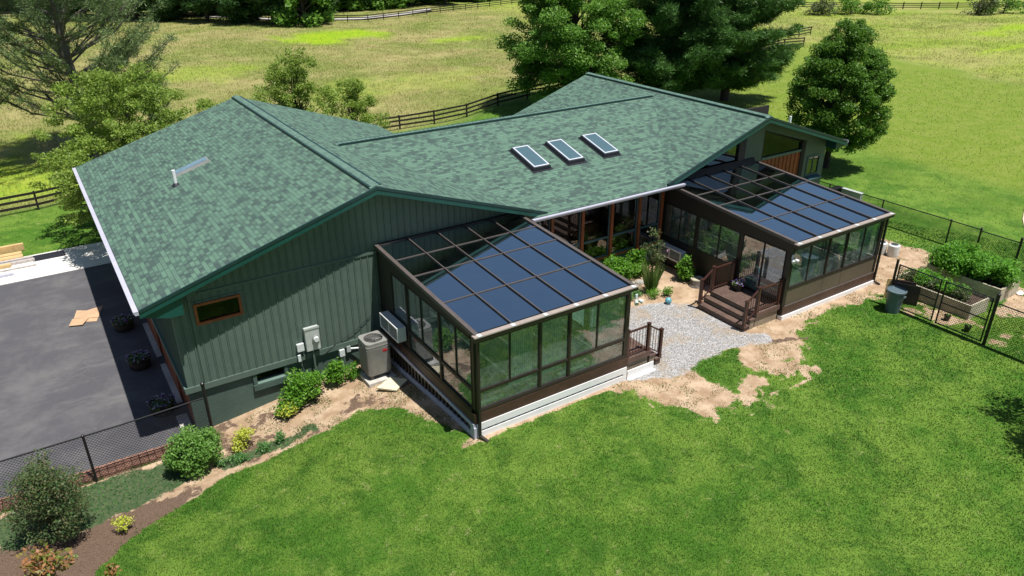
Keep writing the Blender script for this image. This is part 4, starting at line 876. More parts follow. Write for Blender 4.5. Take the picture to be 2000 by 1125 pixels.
def out_pt(a):
    dx, dy = math.cos(a), math.sin(a); s_ = .35 / max(abs(dx), abs(dy)); s_ = min(s_, .44); return (cx_ + dx * s_, cy_ + dy * s_)
for i in range(nn):
    a0, a1 = 2 * math.pi * i / nn, 2 * math.pi * (i + 1) / nn; p0, p1 = out_pt(a0), out_pt(a1)
    tq.prism([(cx_ + R_ * math.cos(a0), cy_ + R_ * math.sin(a0), .666), p0 + (.666,), p1 + (.666,), (cx_ + R_ * math.cos(a1), cy_ + R_ * math.sin(a1), .666)], (0, 0, .085))
tq.build('top_cover', M['acgrey'], t)
MB().lathe((cx_, cy_, .667), [(R_ - .004, 0), (R_ - .004, .004)], 40).build('fan_well', M['black'], t)
fb = MB()
for i in range(4):
    a = i * math.pi / 2 + .3; c, s_ = math.cos(a), math.sin(a)
    fb.prism([(cx_ + .05 * c, cy_ + .05 * s_, .69), (cx_ + .24 * math.cos(a - .35), cy_ + .24 * math.sin(a - .35), .685), (cx_ + .25 * math.cos(a + .45), cy_ + .25 * math.sin(a + .45), .71), (cx_ + .06 * math.cos(a + .7), cy_ + .06 * math.sin(a + .7), .71)], (0, 0, .004))
fb.lathe((cx_, cy_, .675), [(.06, 0), (.06, .05), (.03, .065)], 16); fb.build('fan', M['acdark'], t)
gg = MB()
for k in range(1, 7):
    r_ = R_ * k / 6.2; nn2 = 32
    for i in range(nn2): a0, a1 = 2 * math.pi * i / nn2, 2 * math.pi * (i + 1) / nn2; gg.tube((cx_ + r_ * math.cos(a0), cy_ + r_ * math.sin(a0), .752), (cx_ + r_ * math.cos(a1), cy_ + r_ * math.sin(a1), .752), .003, n=4, cap=False)
for i in range(12): a = math.pi * i / 6; gg.tube((cx_, cy_, .755), (cx_ + R_ * math.cos(a), cy_ + R_ * math.sin(a), .752), .003, n=4)
gg.build('grille', M['acgrey'], t)
bg_ = MB().box(-.54, -.40, 4.380, 4.387, .47, .53); bg_.build('badge', M['red'], t)
ft_ = MB()
for x, y in ((-.9, 4.5), (-.4, 4.5), (-.9, 5.0), (-.4, 5.0)): ft_.box(x - .05, x + .05, y - .05, y + .05, -.30, -.171)
ft_.build('feet', M['acdark'], t); t.location.x -= .02; t.location.y -= .16; t.scale.z = 1.12
tag(MB().prism([(-1.02, 3.77, -.275), (-.62, 3.33, -.26), (-.12, 3.66, -.25), (-.46, 4.06, -.27)][::1], (0, 0, .045)).build('paver', M['paver'], loc=(-.55, 3.7, -.3)), 'square cream coloured paving slab lying in front of the condenser', 'paving slab')
def minisplit(x1, y0, y1, z0, z1, label, d=.30, grey=False):
    t = thing('heat_pump', label, 'heat pump', (x1, (y0 + y1) / 2, z0)); x0 = x1 - d
    MB().box(x0 + .02, x1, y0, y1, z0, z1).build('casing', M['offwhite'], t, bevel=.012)
    f = MB(); tt = .045
    f.box(x0, x0 + .019, y0, y1, z1 - tt, z1); f.box(x0, x0 + .019, y0, y1, z0, z0 + tt); f.box(x0, x0 + .019, y0, y0 + tt, z0 + tt, z1 - tt); f.box(x0, x0 + .019, y1 - tt, y1, z0 + tt, z1 - tt); f.box(x0 + .002, x0 + .019, (y0 + y1) / 2 - .015, (y0 + y1) / 2 + .015, z0 + tt, z1 - tt)
    f.build('front_frame', M['white'], t)
    g = MB(); g.box(x0 + .012, x0 + .0195, y0 + tt, y1 - tt, z0 + tt, z1 - tt); g.build('grille_back', M['acdark'], t)
    g = MB(); q = z0 + tt + .02
    while q < z1 - tt - .01: g.box(x0 + .004, x0 + .0115, y0 + tt, y1 - tt, q, q + .008); q += .028
    g.build('grille', M['metergrey'], t)
    g = MB(); g.box(x1 - .02, x1 + .0, y0 + .1, y0 + .14, z0 - .12, z0 - .001); g.box(x1 - .02, x1, y1 - .14, y1 - .1, z0 - .12, z0 - .001); g.build('bracket', M['black'], t)
minisplit(-.035, 3.68, 4.86, 1.02, 1.47, 'white flat heat pump unit mounted on the near sunroom side above the condenser', .27)
minisplit(11.28, 4.15, 5.30, .46, .88, 'white flat heat pump unit mounted low on the far sunroom side above the courtyard bed', .27)
t = thing('electric_meter', 'pale grey electric meter box with a round glass meter on the gable wall', 'electric meter', (-2.18, WY, .59))
MB().box(-2.39, -1.98, WY - .16, WY - .026, .62, 1.34).build('box', M['metergrey'], t, bevel=.01)
MB().box(-2.405, -1.965, WY - .175, WY - .1601, 1.30, 1.36).build('lid', M['metergrey'], t)
m = MB(); m.tube((-2.10, WY - .16, .98), (-2.10, WY - .20, .98), .105, n=24); m.build('meter_ring', M['acgrey'], t, smooth=True)
m = MB(); m.tube((-2.10, WY - .20, .98), (-2.10, WY - .26, .98), .085, .07, n=24); m.build('meter_glass', M['offwhite'], t, smooth=True)
MB().tube((-2.2, WY - .09, -.8), (-2.2, WY - .09, .62), .032).build('conduit', M['siding'], t)
t = thing('junction_box', 'small pale junction box on the gable wall left of the meter, upper one', 'junction box', (-2.53, WY, .66)); MB().box(-2.64, -2.44, WY - .11, WY - .026, .66, .90).build('box', M['offwhite'], t, bevel=.008)
MB().tube((-2.56, WY - .06, -.7), (-2.56, WY - .06, .66), .02).build('conduit', M['siding'], t)
t = thing('junction_box', 'small narrow pale box on the gable wall just below the upper junction box', 'junction box', (-2.60, WY, .38)); MB().box(-2.66, -2.575, WY - .13, WY - .081, .36, .57).build('box', M['offwhite'], t, bevel=.008)
cb = MB(); cb.path([(-2.60, WY - .1, .36), (-2.52, WY - .14, .22), (-2.44, WY - .12, .30), (-2.40, WY - .1, .62)], [.01] * 4, 6); cb.build('cable', M['black'], t)
t = thing('disconnect_switch', 'small white disconnect box on the foundation beside the condenser', 'junction box', (-1.35, WY, .08)); MB().box(-1.44, -1.28, WY - .10, WY + .049, .10, .32).build('box', M['offwhite'], t, bevel=.008)
cb = MB(); cb.tube((-1.36, WY - .03, -.3), (-1.36, WY - .03, .1), .02); cb.build('conduit', M['metergrey'], t)
t = thing('junction_box', 'grey pull box with a silver pipe running to the condenser', 'junction box', (-1.15, WY, .12)); MB().box(-1.20, -1.08, WY - .06, WY + .049, .16, .36).build('box', M['metergrey'], t, bevel=.006)
cb = MB(); cb.tube((-1.08, WY - .03, .25), (-.70, 5.3, .22), .03); cb.tube((-.70, 5.3, .22), (-.70, 5.1, .20), .03); cb.build('pipe', M['offwhite'], t)
cb = MB(); cb.path([(-1.9, WY - .05, .30), (-1.5, WY - .04, .55), (-.9, WY - .05, .78), (-.35, WY - .04, 1.15)], [.008] * 4, 6); tag(cb.build('cable', M['black'], loc=(-1.2, WY, .5)), 'thin black cable sagging across the gable siding above the condenser', 'cable')
def floodlight(x, y, z, label):  # twin heads on a bracket
    t = thing('flood_light', label, 'light', (x, y, z)); MB().box(x - .04, x + .04, y - .03, y, z, z + .14).build('bracket', M['offwhite'], t)
    for s_ in (-1, 1): MB().tube((x + s_ * .05, y - .06, z - .02), (x + s_ * .11, y - .16, z - .06), .05, .06, n=14).build('lamp_head', M['metergrey'], t, smooth=True)
floodlight(4.93, -.12, 2.55, 'small white twin flood light at the right corner post of the near sunroom')
floodlight(11.35, -.14, 2.15, 'small white twin flood light under the left eave corner of the far sunroom')

# ------------------------------------------------------------------ foliage builders
def leaf_quads(C_, size, up=0.35, aspect=0.55):
    """C_ (n,3) leaf centres -> bent-free diamond leaves with random orientation"""
    n = len(C_); nrm_ = RNG.normal(size=(n, 3)); nrm_[:, 2] = np.abs(nrm_[:, 2]) + up; nrm_ /= np.linalg.norm(nrm_, axis=1)[:, None]
    t = RNG.normal(size=(n, 3)); t -= (t * nrm_).sum(1)[:, None] * nrm_; t /= np.linalg.norm(t, axis=1)[:, None]; b = np.cross(nrm_, t)
    s = size * RNG.uniform(0.6, 1.3, (n, 1))
    V = np.empty((n, 4, 3)); V[:, 0] = C_ - t * s; V[:, 1] = C_ + b * s * aspect + t * s * .1; V[:, 2] = C_ + t * s; V[:, 3] = C_ - b * s * aspect + t * s * .1
    return V.reshape(-1, 3), np.arange(n * 4).reshape(-1, 4)
def needle_tris(C_, D_, ln, wd):
    n = len(C_); d = D_ + RNG.normal(scale=.55, size=(n, 3)); d /= np.linalg.norm(d, axis=1)[:, None]; s = RNG.normal(size=(n, 3)); s -= (s * d).sum(1)[:, None] * d; s /= np.linalg.norm(s, axis=1)[:, None]
    l = ln * RNG.uniform(.6, 1.3, (n, 1)); V = np.empty((n, 3, 3)); V[:, 0] = C_ - s * wd; V[:, 1] = C_ + s * wd; V[:, 2] = C_ + d * l
    return V.reshape(-1, 3), np.arange(n * 3).reshape(-1, 3)
def clump_leaves(centres, radii, per, flat=0.7):
    out = []
    for c, r_ in zip(centres, radii):
        n = int(per * (r_ ** 2)); v = RNG.normal(size=(n, 3)); v /= np.linalg.norm(v, axis=1)[:, None]; rad = RNG.uniform(0, 1, (n, 1)) ** 0.45
        bump = 0.72 + 0.55 * fbm(v[:, 0] * 2 + c[0], v[:, 1] * 2 + v[:, 2] * 1.7 + c[1], 1.3, 3, 3)[:, None]
        out.append(np.array(c) + v * rad * bump * r_ * np.array([1, 1, flat]))
    return np.concatenate(out)
def limbs(mb, base, h, centres, r0, trunk_top=None, lean=(0, 0)):
    bx_, by_, bz_ = base; th = (trunk_top or h * .8); pts = [Vector((bx_ + lean[0] * k / 5 + random.uniform(-.04, .04) * h * .1, by_ + lean[1] * k / 5, bz_ - .1 + th * k / 5)) for k in range(6)]
    mb.path(pts, [r0 * (1 - .8 * k / 5) for k in range(6)], 9)
    for c in centres:
        c = Vector(c); f = max(0.12, min(.95, (c.z - bz_) / th * random.uniform(.45, .75))); k = f * 5; i = min(4, int(k)); p = pts[i].lerp(pts[i + 1], k - i); rr = r0 * (1 - .8 * f) * .5
        m_ = p.lerp(c, .5) + Vector((random.uniform(-.1, .1), random.uniform(-.1, .1), random.uniform(-.02, .12))) * (c - p).length; mb.path([p, m_, c], [rr, rr * .55, rr * .15], 5)
def broadleaf(name, label, cat, base, shape, nclump, rcl, per, leaf, lmat, bmat='bark', r0=.15, group=None, flat=.75, shell=.55, trunk_top=None, lean=(0, 0), extra=()):
    """shape: list of (z, radius) profile of the crown above the base"""
    t = thing(name, label, cat, base, group); zs = [q[0] for q in shape]; rs = [q[1] for q in shape]; cs = []; rr = []
    w = np.array(rs) + .05; w = w / w.sum()
    for i in range(nclump):
        z = random.uniform(zs[0], zs[-1]); R_ = np.interp(z, zs, rs)
        while random.random() > (R_ / max(rs)) ** 1.2 + .08: z = random.uniform(zs[0], zs[-1]); R_ = np.interp(z, zs, rs)
        a = random.uniform(0, 2 * math.pi); q = R_ * (shell + (1 - shell) * random.random()) if random.random() < .75 else R_ * random.random() * .7
        cs.append((base[0] + lean[0] * z / zs[-1] + q * math.cos(a), base[1] + lean[1] * z / zs[-1] + q * math.sin(a), base[2] + z)); rr.append(rcl * random.uniform(.45, 1.35))
    for q in extra: cs.insert(0, q); rr.insert(0, rcl * random.uniform(.6, 1.1))
    V, F_ = leaf_quads(clump_leaves(cs, rr, per, flat), leaf)
    np_mesh('crown', V, F_, lmat, t)
    mb = MB(); limbs(mb, base, zs[-1], cs[:min(len(cs), 60)], r0, trunk_top, lean); mb.build('trunk', M[bmat], t, smooth=True)
    return t
def conifer(name, label, base, H, R_, nwh, lmat, group=None, rise=.18, r0=.2, z0=.12, plume=.5, per=900, bare=0.0, ln=.16, wd=.012, bmat='bark', nb=7, droop=0.0, prof=.75, fol=1.0):
    t = thing(name, label, 'tree', base, group); mb = MB(); bx_, by_, bz_ = base
    pts = [Vector((bx_ + random.uniform(-.03, .03) * H * .3, by_ + random.uniform(-.03, .03) * H * .3, bz_ - .1 + H * k / 6)) for k in range(7)]; mb.path(pts, [r0 * (1 - .9 * k / 6) for k in range(7)], 9)
    Cs = []; Ds = []
    for i in range(nwh):
        f = z0 + (1 - z0) * (i + random.uniform(-.3, .3)) / nwh; f = min(.98, max(z0 * .8, f)); k = f * 6; j = min(5, int(k)); p = pts[j].lerp(pts[j + 1], k - j)
        Rl = R_ * (1 - f) ** prof * min(1, .55 + f * 2.2)
        for b in range(nb):
            a = random.uniform(0, 2 * math.pi); L_ = Rl * random.uniform(.65, 1.12); d = Vector((math.cos(a), math.sin(a), rise + .35 * f - droop + random.uniform(-.12, .18) * (rise > .2))); e = p + d * L_; m_ = p.lerp(e, .55) + Vector((0, 0, -.06 * L_)); e.z += .08 * L_
            rb = max(.012, r0 * .28 * (1 - f)); mb.path([p, m_, e], [rb, rb * .6, rb * .2], 5)
            npl = max(2, int(L_ / (plume * .55)))
            for q in range(npl):
                s_ = (q + .7) / npl
                if s_ < bare: continue
                c = (m_.lerp(e, (s_ - .55) / .45) if s_ > .55 else p.lerp(m_, s_ / .55)) + Vector((random.gauss(0, .22), random.gauss(0, .22), random.gauss(.05, .12))) * plume
                n = int(per * fol * random.uniform(.6, 1.3)); v = RNG.normal(size=(n, 3)); v[:, 2] = v[:, 2] * .5 + .15
                Cs.append(np.array(c) + v * plume * .30); dd = v + np.array([d.x, d.y, .5]) * .8; Ds.append(dd / np.linalg.norm(dd, axis=1)[:, None])
                if random.random() < .5: mb.path([m_, c], [rb * .35, .006], 4)
    V, F_ = needle_tris(np.concatenate(Cs), np.concatenate(Ds), ln, wd)
    np_mesh('crown', V, F_, lmat, t); mb.build('trunk', M[bmat], t, smooth=True); return t

# ------------------------------------------------------------------ trees
Z = lambda x, y: gzf(x, y)
broadleaf('dogwood_tree', 'spreading yellow green tree overhanging the left rear corner of the house roof', 'tree', (-3.7, 23.2, Z(-4.4, 22.6)), [(1.2, 3.0), (2.6, 4.2), (4.4, 4.0), (6.0, 2.9), (7.0, 1.5)], 350, .42, 1100, .058, L['dog'], r0=.20, flat=.55, shell=.35,
          extra=[(-6.9 + random.random() * 1.3, 18.9 + random.random() * 2.6, 1.0 + random.random() * 2.4) for _ in range(34)])
broadleaf('small_tree', 'yellow green small tree behind the left ridge, the larger of the two', 'tree', (4.9, 27, Z(4.9, 27)), [(.8, 1.8), (2, 2.8), (4.0, 2.6), (5.4, 1.7), (6.7, .8)], 190, .38, 1300, .056, L['dog'], r0=.14, shell=.3, group='young trees behind the left wing of the house')
broadleaf('small_tree', 'low yellow green small tree behind the left roof slope beside the board fence', 'tree', (8.2, 27.6, Z(9, 27.6)), [(.6, 1.5), (1.6, 2.3), (3.0, 1.9), (4.6, .9)], 130, .34, 1300, .056, L['dog'], r0=.11, shell=.3, group='young trees behind the left wing of the house')
broadleaf('oak_tree', 'tall mid green deciduous tree behind the centre roof ridge, left of the dark pines', 'tree', (25.2, 29.2, Z(25, 29)), [(.8, 3.4), (2.0, 4.6), (5, 4.8), (8, 4.2), (11, 2.8), (13.5, 1.0)], 330, .85, 760, .085, L['oak'], r0=.32, flat=.6, shell=.5)
conifer('pine_tree', 'big dark green pine behind the right roof ridge, left one of the pair', (31.5, 25.5, Z(31.5, 25.5)), 17, 5.2, 26, L['pine'], 'large pines behind the right wing', r0=.34, z0=.06, plume=.75, per=260, ln=.26, wd=.028, nb=9, prof=.6)
conifer('pine_tree', 'big dark green pine behind the right roof ridge, right one nearer the maple', (35.5, 24.5, Z(35.5, 24.5)), 16, 5.4, 26, L['pine'], 'large pines behind the right wing', r0=.34, z0=.07, plume=.75, per=260, ln=.26, wd=.028, nb=9, prof=.6)
broadleaf('maple_tree', 'dense dark green oval maple standing on the lawn right of the gable', 'tree', (26.9, 9.6, Z(26.5, 9.6)), [(1.2, 1.5), (2.1, 2.3), (3.6, 2.5), (5.0, 2.1), (6.3, 1.3), (7.3, .4)], 480, .38, 1600, .060, L['maple'], r0=.17, flat=.7, shell=.6)
conifer('pine_tree', 'tall thin open pine with bare grey branches at the left edge', (-4.6, 37, Z(-4.6, 37)), 19, 6.6, 30, L['bluepine'], r0=.34, z0=.10, rise=.42, plume=.55, per=70, ln=.20, wd=.020, nb=8, bare=.45, bmat='barkgrey', prof=.55)
conifer('pine_tree', 'tall open pine behind the yellow green tree at far left', (-11.5, 36, Z(-11, 36)), 17, 5.5, 24, L['bluepine'], r0=.30, z0=.12, rise=.42, plume=.55, per=60, ln=.20, wd=.020, nb=7, bare=.45, bmat='barkgrey', prof=.55)
conifer('pine_tree', 'young blue green pine sapling poking up behind the yellow green tree', (-1.3, 34.5, Z(-1.3, 34.5)), 5.2, 1.7, 12, L['bluepine'], r0=.07, z0=.2, plume=.35, per=70, ln=.16, wd=.012, nb=6)
# distant tree line: two conifers and two broadleaf prototypes, copied
fg = 'trees of the far wood along the pasture edge'
protos = [conifer('conifer_tree', 'dark conifer in the far tree line', (0, 0, 0), 14, 4.2, 16, L['conifer'], fg, r0=.28, z0=.05, plume=1.1, per=70, ln=.55, wd=.07, nb=8, prof=.6),
          conifer('conifer_tree', 'dark conifer in the far tree line', (0, 0, 0), 12, 3.4, 15, L['conifer'], fg, r0=.28, z0=.16, plume=1.0, per=70, ln=.55, wd=.07, nb=7, prof=.6),
          broadleaf('forest_tree', 'far tree', 'tree', (0, 0, 0), [(0.3, 3.0), (3, 4.0), (7, 4.0), (11, 2.0)], 90, 1.2, 75, .28, L['oak'], r0=.28, group=fg)]
spots = []
line = [(-30, 150), (-8, 140), (8, 131), (20, 124), (30, 112), (42, 108), (56, 108), (70, 113), (84, 118)]
for row in range(3):
    for (a, b), (c, d) in zip(line[:-1], line[1:]):
        n = 3
        for i in range(n): q = (i + random.uniform(.1, .9)) / n; spots.append((a + (c - a) * q + row * 1.5, b + (d - b) * q + row * 5.5 + random.uniform(-1.5, 1.5), row))
spots += [(11.0, 119.5, 0), (15.5, 116.0, 0), (20.5, 112.5, 0), (25.0, 108.5, 0), (4, 124, 0), (22, 115, 1), (9.5, 112.5, 1), (13.5, 109.5, 0), (17.5, 104.5, 1), (21.5, 99.5, 0), (24.6, 96.6, 1), (28.0, 93.8, 0), (5, 116, 0), (0, 120, 0), (31, 97, 1)]
spots.sort(key=lambda s_: s_[0])
ordn = ['leftmost', 'second from the left', 'third from the left', 'fourth from the left', 'fifth from the left']
for i, (x, y, row) in enumerate(spots):
    kind = 2 if (x > 27 and random.random() < .75) else random.choice((0, 1))
    o = copy_tree(protos[kind]); o.location = (x, y, Z(x, y)); o.rotation_euler.z = random.uniform(0, 6.28); s_ = random.uniform(.8, 1.2); o.scale = (s_ * 1.05, s_ * 1.05, s_)
    if kind == 2: o['label'] = 'dark leafy tree of the far wood beyond the pasture and road'
    else: o['label'] = 'dark conifer of the far wood beyond the left pasture'
for p in protos:
    for ch in [q for q in bpy.data.objects if q.parent == p]: bpy.data.objects.remove(ch)
    bpy.data.objects.remove(p)
# far right hedges and bushes
for i, (x, y, r_, lb) in enumerate(((97, 61.5, 2.2, 'far grey green bush left of the far right fence'), (101.5, 59.5, 2.4, 'far dark bush at the left end of the far right fence'), (104.5, 57, 1.8, 'far dull green bush just left of the far right fence'), (112.5, 46.5, 2.6, 'far dark bush at the top right, first right of the fence'), (116, 44.5, 2.8, 'far dark bush at the top right, middle one'), (118.5, 41, 2.3, 'far pale green bush at the top right corner'))):
    broadleaf('bush', lb, 'bush', (x, y, Z(x, y)), [(.2, r_), (1.4, r_), (2.6, r_ * .6)], 26, .9, 90, .16, L['oak'] if i % 3 else L['dull'], r0=.1, group='far bushes at the pasture edge')
# tree outside the frame whose shade falls on the lawn at the right edge
broadleaf('shade_tree', 'leafy tree at the right side of the lawn, its shadow reaching into the picture', 'tree', (13.6, -9.6, Z(13.6, -9.6)), [(2.6, 1.0), (3.6, 1.5), (5, 1.4), (6, .6)], 60, .5, 900, .055, L['maple'], r0=.14, lean=(-1.1, .4))

# ------------------------------------------------------------------ shrubs and beds
def shrub(label, x, y, r_, h, n, lm, leaf=.035, per=2600, rcl=None, name='shrub', cat='shrub', bmat='bark', z=None, shell=.45, group=None, flat=.8):
    return broadleaf(name, label, cat, (x, y, Z(x, y) if z is None else z), [(h * .18, r_ * .75), (h * .45, r_), (h * .75, r_ * .75), (h * .95, r_ * .35)], n, rcl or r_ * .42, per, leaf, L[lm], bmat, r0=.03, shell=shell, group=group, flat=flat)
shrub('loose dull green shrub at the left edge in front of the wire fence', -9.15, 3.15, .95, 2.0, 60, 'dull', .030, 2300, .30, shell=.3)
shrub('shrub with red and copper new leaves at the bottom left corner', -9.35, .75, .62, 1.35, 22, 'red', .055, 900, .26, shell=.3)
shrub('small sprig of a red leaved shrub at the bottom edge', -8.25, .45, .12, .5, 4, 'red', .045, 2000, .12)
shrub('dense round light green shrub at the end of the wire fence by the house corner', -5.95, 3.95, .60, 1.15, 60, 'round', .036, 3800, .24, shell=.75)
shrub('bright yellow green variegated shrub at the foundation left of the basement window', -4.72, 3.95, .30, .55, 14, 'yellow', .030, 3600, .16)
shrub('small yellow variegated shrub alone in the brown mulch', -7.85, 2.35, .22, .36, 9, 'yellow', .028, 3600, .12)
shrub('yellow edged low shrub in front of the leafy green bush by the foundation', -3.42, 4.35, .30, .42, 12, 'yellow', .026, 3000, .15)
shrub('leafy bright green bush below the electric meter', -2.65, 4.85, .50, .95, 34, 'shrub', .045, 2100, .25)
shrub('leafy bright green bush left of the larger one near the basement window', -3.25, 4.70, .36, .70, 20, 'shrub', .045, 2100, .22)
shrub('small green bush between the meter and the condenser', -1.75, 5.05, .32, .75, 16, 'shrub', .045, 2000, .2)
shrub('small green bush touching the left side of the condenser', -1.22, 4.95, .20, .55, 9, 'shrub', .040, 2000, .16)
for i, (x, y) in enumerate(((-4.9, 3.35), (-4.4, 3.4), (-3.9, 3.45), (-5.3, 3.5))): shrub('low dark green edging plant between the yellow shrub and the lawn', x, y, .2, .25, 8, 'cover', .028, 2600, .12, name='edging_plant', cat='plant', group='low edging plants along the foundation bed')
# courtyard
shrub('rounded bright green hydrangea bush under the centre window wall', 8.75, 5.0, .62, .95, 34, 'shrub', .05, 1900, .28)
shrub('second green hydrangea bush right of the rounded one under the centre windows', 9.75, 5.05, .40, 1.05, 22, 'shrub', .05, 1900, .24)
shrub('small green plant peeking over the near sunroom roof edge at the window wall', 7.75, 5.1, .3, .95, 10, 'shrub', .045, 1900, .2)
t = shrub('tall rose bush with brown stems and a few pink flowers at the inner courtyard corner', 10.25, 4.75, .42, 1.75, 26, 'dull', .034, 1500, .20, shell=.2)
V, F_ = leaf_quads(np.array([(10.62, 4.45, .95), (10.66, 4.42, .99), (10.58, 4.47, 1.0), (10.2, 4.5, 1.5), (10.3, 4.9, 1.7), (10.64, 4.48, .92)]) + RNG.normal(scale=.02, size=(6, 3)), .05); np_mesh('flowers', V, F_, L['pink'], t)
shrub('upright bright green bush in front of the low heat pump', 10.85, 3.75, .30, 1.0, 22, 'shrub', .045, 2200, .2)
t = thing('ornamental_grass', 'tall upright clump of ornamental grass at the gravel edge', 'grass clump', (9.25, 3.75, Z(9.25, 3.75)))
n = 240; a = RNG.uniform(0, 6.28, n); r_ = RNG.uniform(0, .17, n); hh = .3 + 1.05 * RNG.uniform(0, 1, n) ** 1.3; bx_ = 9.25 + r_ * np.cos(a); by_ = 3.75 + r_ * np.sin(a); sp = RNG.uniform(.02, .34, n)
V = np.empty((n, 5, 3)); zb = Z(9.25, 3.75); pa = a + 1.57; wv = .0045
for kk, (f, wf) in enumerate(((0, 1), (0, -1), (.6, -1), (1, 0), (.6, 1))): V[:, kk] = np.stack([bx_ + np.cos(a) * sp * f ** 2 * hh + np.cos(pa) * wv * wf, by_ + np.sin(a) * sp * f ** 2 * hh + np.sin(pa) * wv * wf, zb + hh * (f - .12 * f ** 3)], 1)
np_mesh('blades', V.reshape(-1, 3), np.arange(n * 5).reshape(-1, 5), L['grassy'], t)
for i, (x, y, r_, h, lb) in enumerate(((8.65, 3.85, .28, .35, 'low green perennial left of the ornamental grass'), (9.0, 3.35, .26, .35, 'low green perennial in front of the ornamental grass'), (8.15, 3.75, .22, .3, 'small green perennial beside the sunroom corner'), (9.5, 3.2, .2, .3, 'small yellow green perennial by the blue ball'), (8.55, 4.3, .25, .4, 'green perennial growing over the stone edging'))):
    shrub(lb, x, y, r_, h, 10, 'cover' if i % 2 == 0 else 'shrub', .032, 2400, .14, name='perennial', cat='plant')
for i, (x, y, s_) in enumerate(((8.75, 4.62, .2), (9.05, 4.52, .17), (9.35, 4.42, .19), (9.62, 4.28, .14), (8.42, 4.66, .17))):
    b = MB(); b.lathe((x, y, Z(x, y) - .03), [(s_ * .8, 0), (s_, s_ * .3), (s_ * .85, s_ * .75), (s_ * .4, s_ * .9)], 7, sx=1.2, sy=.75)
    tag(b.build('stone', M['stone'], loc=(x, y, 0)), 'pale rough stone in the short row edging the raised courtyard bed', 'stone', 'edging stones of the courtyard bed')
t = thing('tree_stump', 'squat sawn tree stump beside the upright bush in the courtyard', 'stump', (11.0, 3.25, Z(11, 3.2))); b = MB()
b.lathe((10.98, 3.22, Z(11, 3.2) - .05), [(.34, 0), (.27, .12), (.25, .30)], 15, sx=1.05, sy=.9); b.build('trunk', M['barkgrey'], t); MB().lathe((10.98, 3.22, Z(11, 3.2) + .251), [(.24, 0), (.235, .012)], 15, sx=1.05, sy=.9).build('cut_face', M['wood'], t)
b = MB(); b.lathe((9.12, 2.72, Z(9.1, 2.7)), [(.02, 0), (.07, .02), (.105, .07), (.115, .12), (.10, .17), (.06, .215), (.01, .23)], 20); tag(b.build('ball', M['ball'], loc=(9.12, 2.72, 0), smooth=True), 'pale blue ball lying at the edge of the gravel', 'ball')
def flowerpot(name, label, x, y, z, r_, h, mat, sx=1, nfl=120, sp=.16, cat='planter', group=None):
    t = thing(name, label, cat, (x, y, z), group)
    MB().lathe((x, y, z), [(r_ * .78, 0), (r_ * .95, h * .5), (r_, h), (r_ * .9, h + .005), (r_ * .86, h * .85)], 22, sx=sx).build('tub', M[mat], t, smooth=True)
    if mat == 'barrel':
        for q in (.2, .78): MB().lathe((x, y, z + h * q), [(r_ * (.79 + .2 * q) + .025, 0), (r_ * (.79 + .2 * q) + .03, .03)], 22, sx=sx).build('hoop', M['black'], t)
    n = nfl * 3; a = RNG.uniform(0, 6.28, n); q = np.sqrt(RNG.uniform(0, 1, n)) * r_ * 1.08; P = np.stack([x + q * np.cos(a) * sx, y + q * np.sin(a), z + h * .88 + RNG.uniform(0, sp * .6, n) * (1.2 - (q / (r_ * 1.1)) ** 2)], 1)
    V, F_ = leaf_quads(P, .032); np_mesh('leaves', V, F_, L['oak'], t)
    n = nfl; a = RNG.uniform(0, 6.28, n); q = np.sqrt(RNG.uniform(0, 1, n)) * r_ * 1.1; P = np.stack([x + q * np.cos(a) * sx, y + q * np.sin(a), z + h * .95 + sp * .6 * (1.2 - (q / (r_ * 1.1)) ** 2) + RNG.uniform(-.02, .05, n)], 1)
    V, F_ = leaf_quads(P, .030, 1.2, .8); np_mesh('flowers', V, F_, L['flower'], t); return t
for (x, y, lb) in ((-6.36, 13.0, 'half barrel planter with purple and white petunias, farthest along the garage side'), (-6.32, 10.05, 'half barrel planter with purple and white petunias, middle one along the garage side'), (-6.2, 7.05, 'half barrel planter with purple and white petunias, nearest the wire fence')):
    flowerpot('barrel_planter', lb, x, y, -1.0, .34, .38, 'barrel', group='half barrel planters beside the garage')
flowerpot('flower_pot', 'black pot of small purple flowers on the far sunroom deck beside the sliding door', 11.0, 1.45, .53, .20, .26, 'black', nfl=70, sp=.08)

# ------------------------------------------------------------------ right garden
cn = thing('trash_can', 'blue grey round plastic trash can with a hollow open top on the lawn', 'trash can', (14.86, -1.74, 0)); zc = Z(14.86, -1.74)
cb = MB(); cx_, cy_ = 14.86, -1.74; cb.lathe((cx_, cy_, zc), [(.21, 0), (.215, .02), (.275, .74), (.30, .745), (.305, .79), (.28, .80), (.262, .77), (.20, .06)], 30); cb.build('body', M['canblue'], cn, smooth=True)
for s_ in (1, -1): MB().box(cx_ - .07, cx_ + .07, cy_ + s_ * .30 - .02, cy_ + s_ * .30 + .02, zc + .60, zc + .66).build('handle', M['canblue'], cn, bevel=.01)
MB().lathe((cx_, cy_, zc + .745), [(.306, 0), (.306, .02)], 30).build('rim', M['canblue'], cn)
pn_ = [((15.55, -1.0), (15.95, -1.35), .72, 'pine', 'tan wooden sheet leaning at the sunroom end of the stack by the wire gate'), ((15.62, -1.12), (15.98, -1.75), .74, 'brown', 'dark brown sheet leaning behind the trash can'), ((15.50, -1.30), (15.88, -1.98), .70, 'black', 'black sheet nearest the trash can')]
for (a, b, h, m_, lb) in pn_:
    q = MB(); q.beam((a[0], a[1], h / 2), (b[0], b[1], h / 2), .04, h); tag(q.build('wood_sheet', M[m_], loc=(a[0], a[1], 0)), lb, 'board', 'boards leaning beside the wire gate')
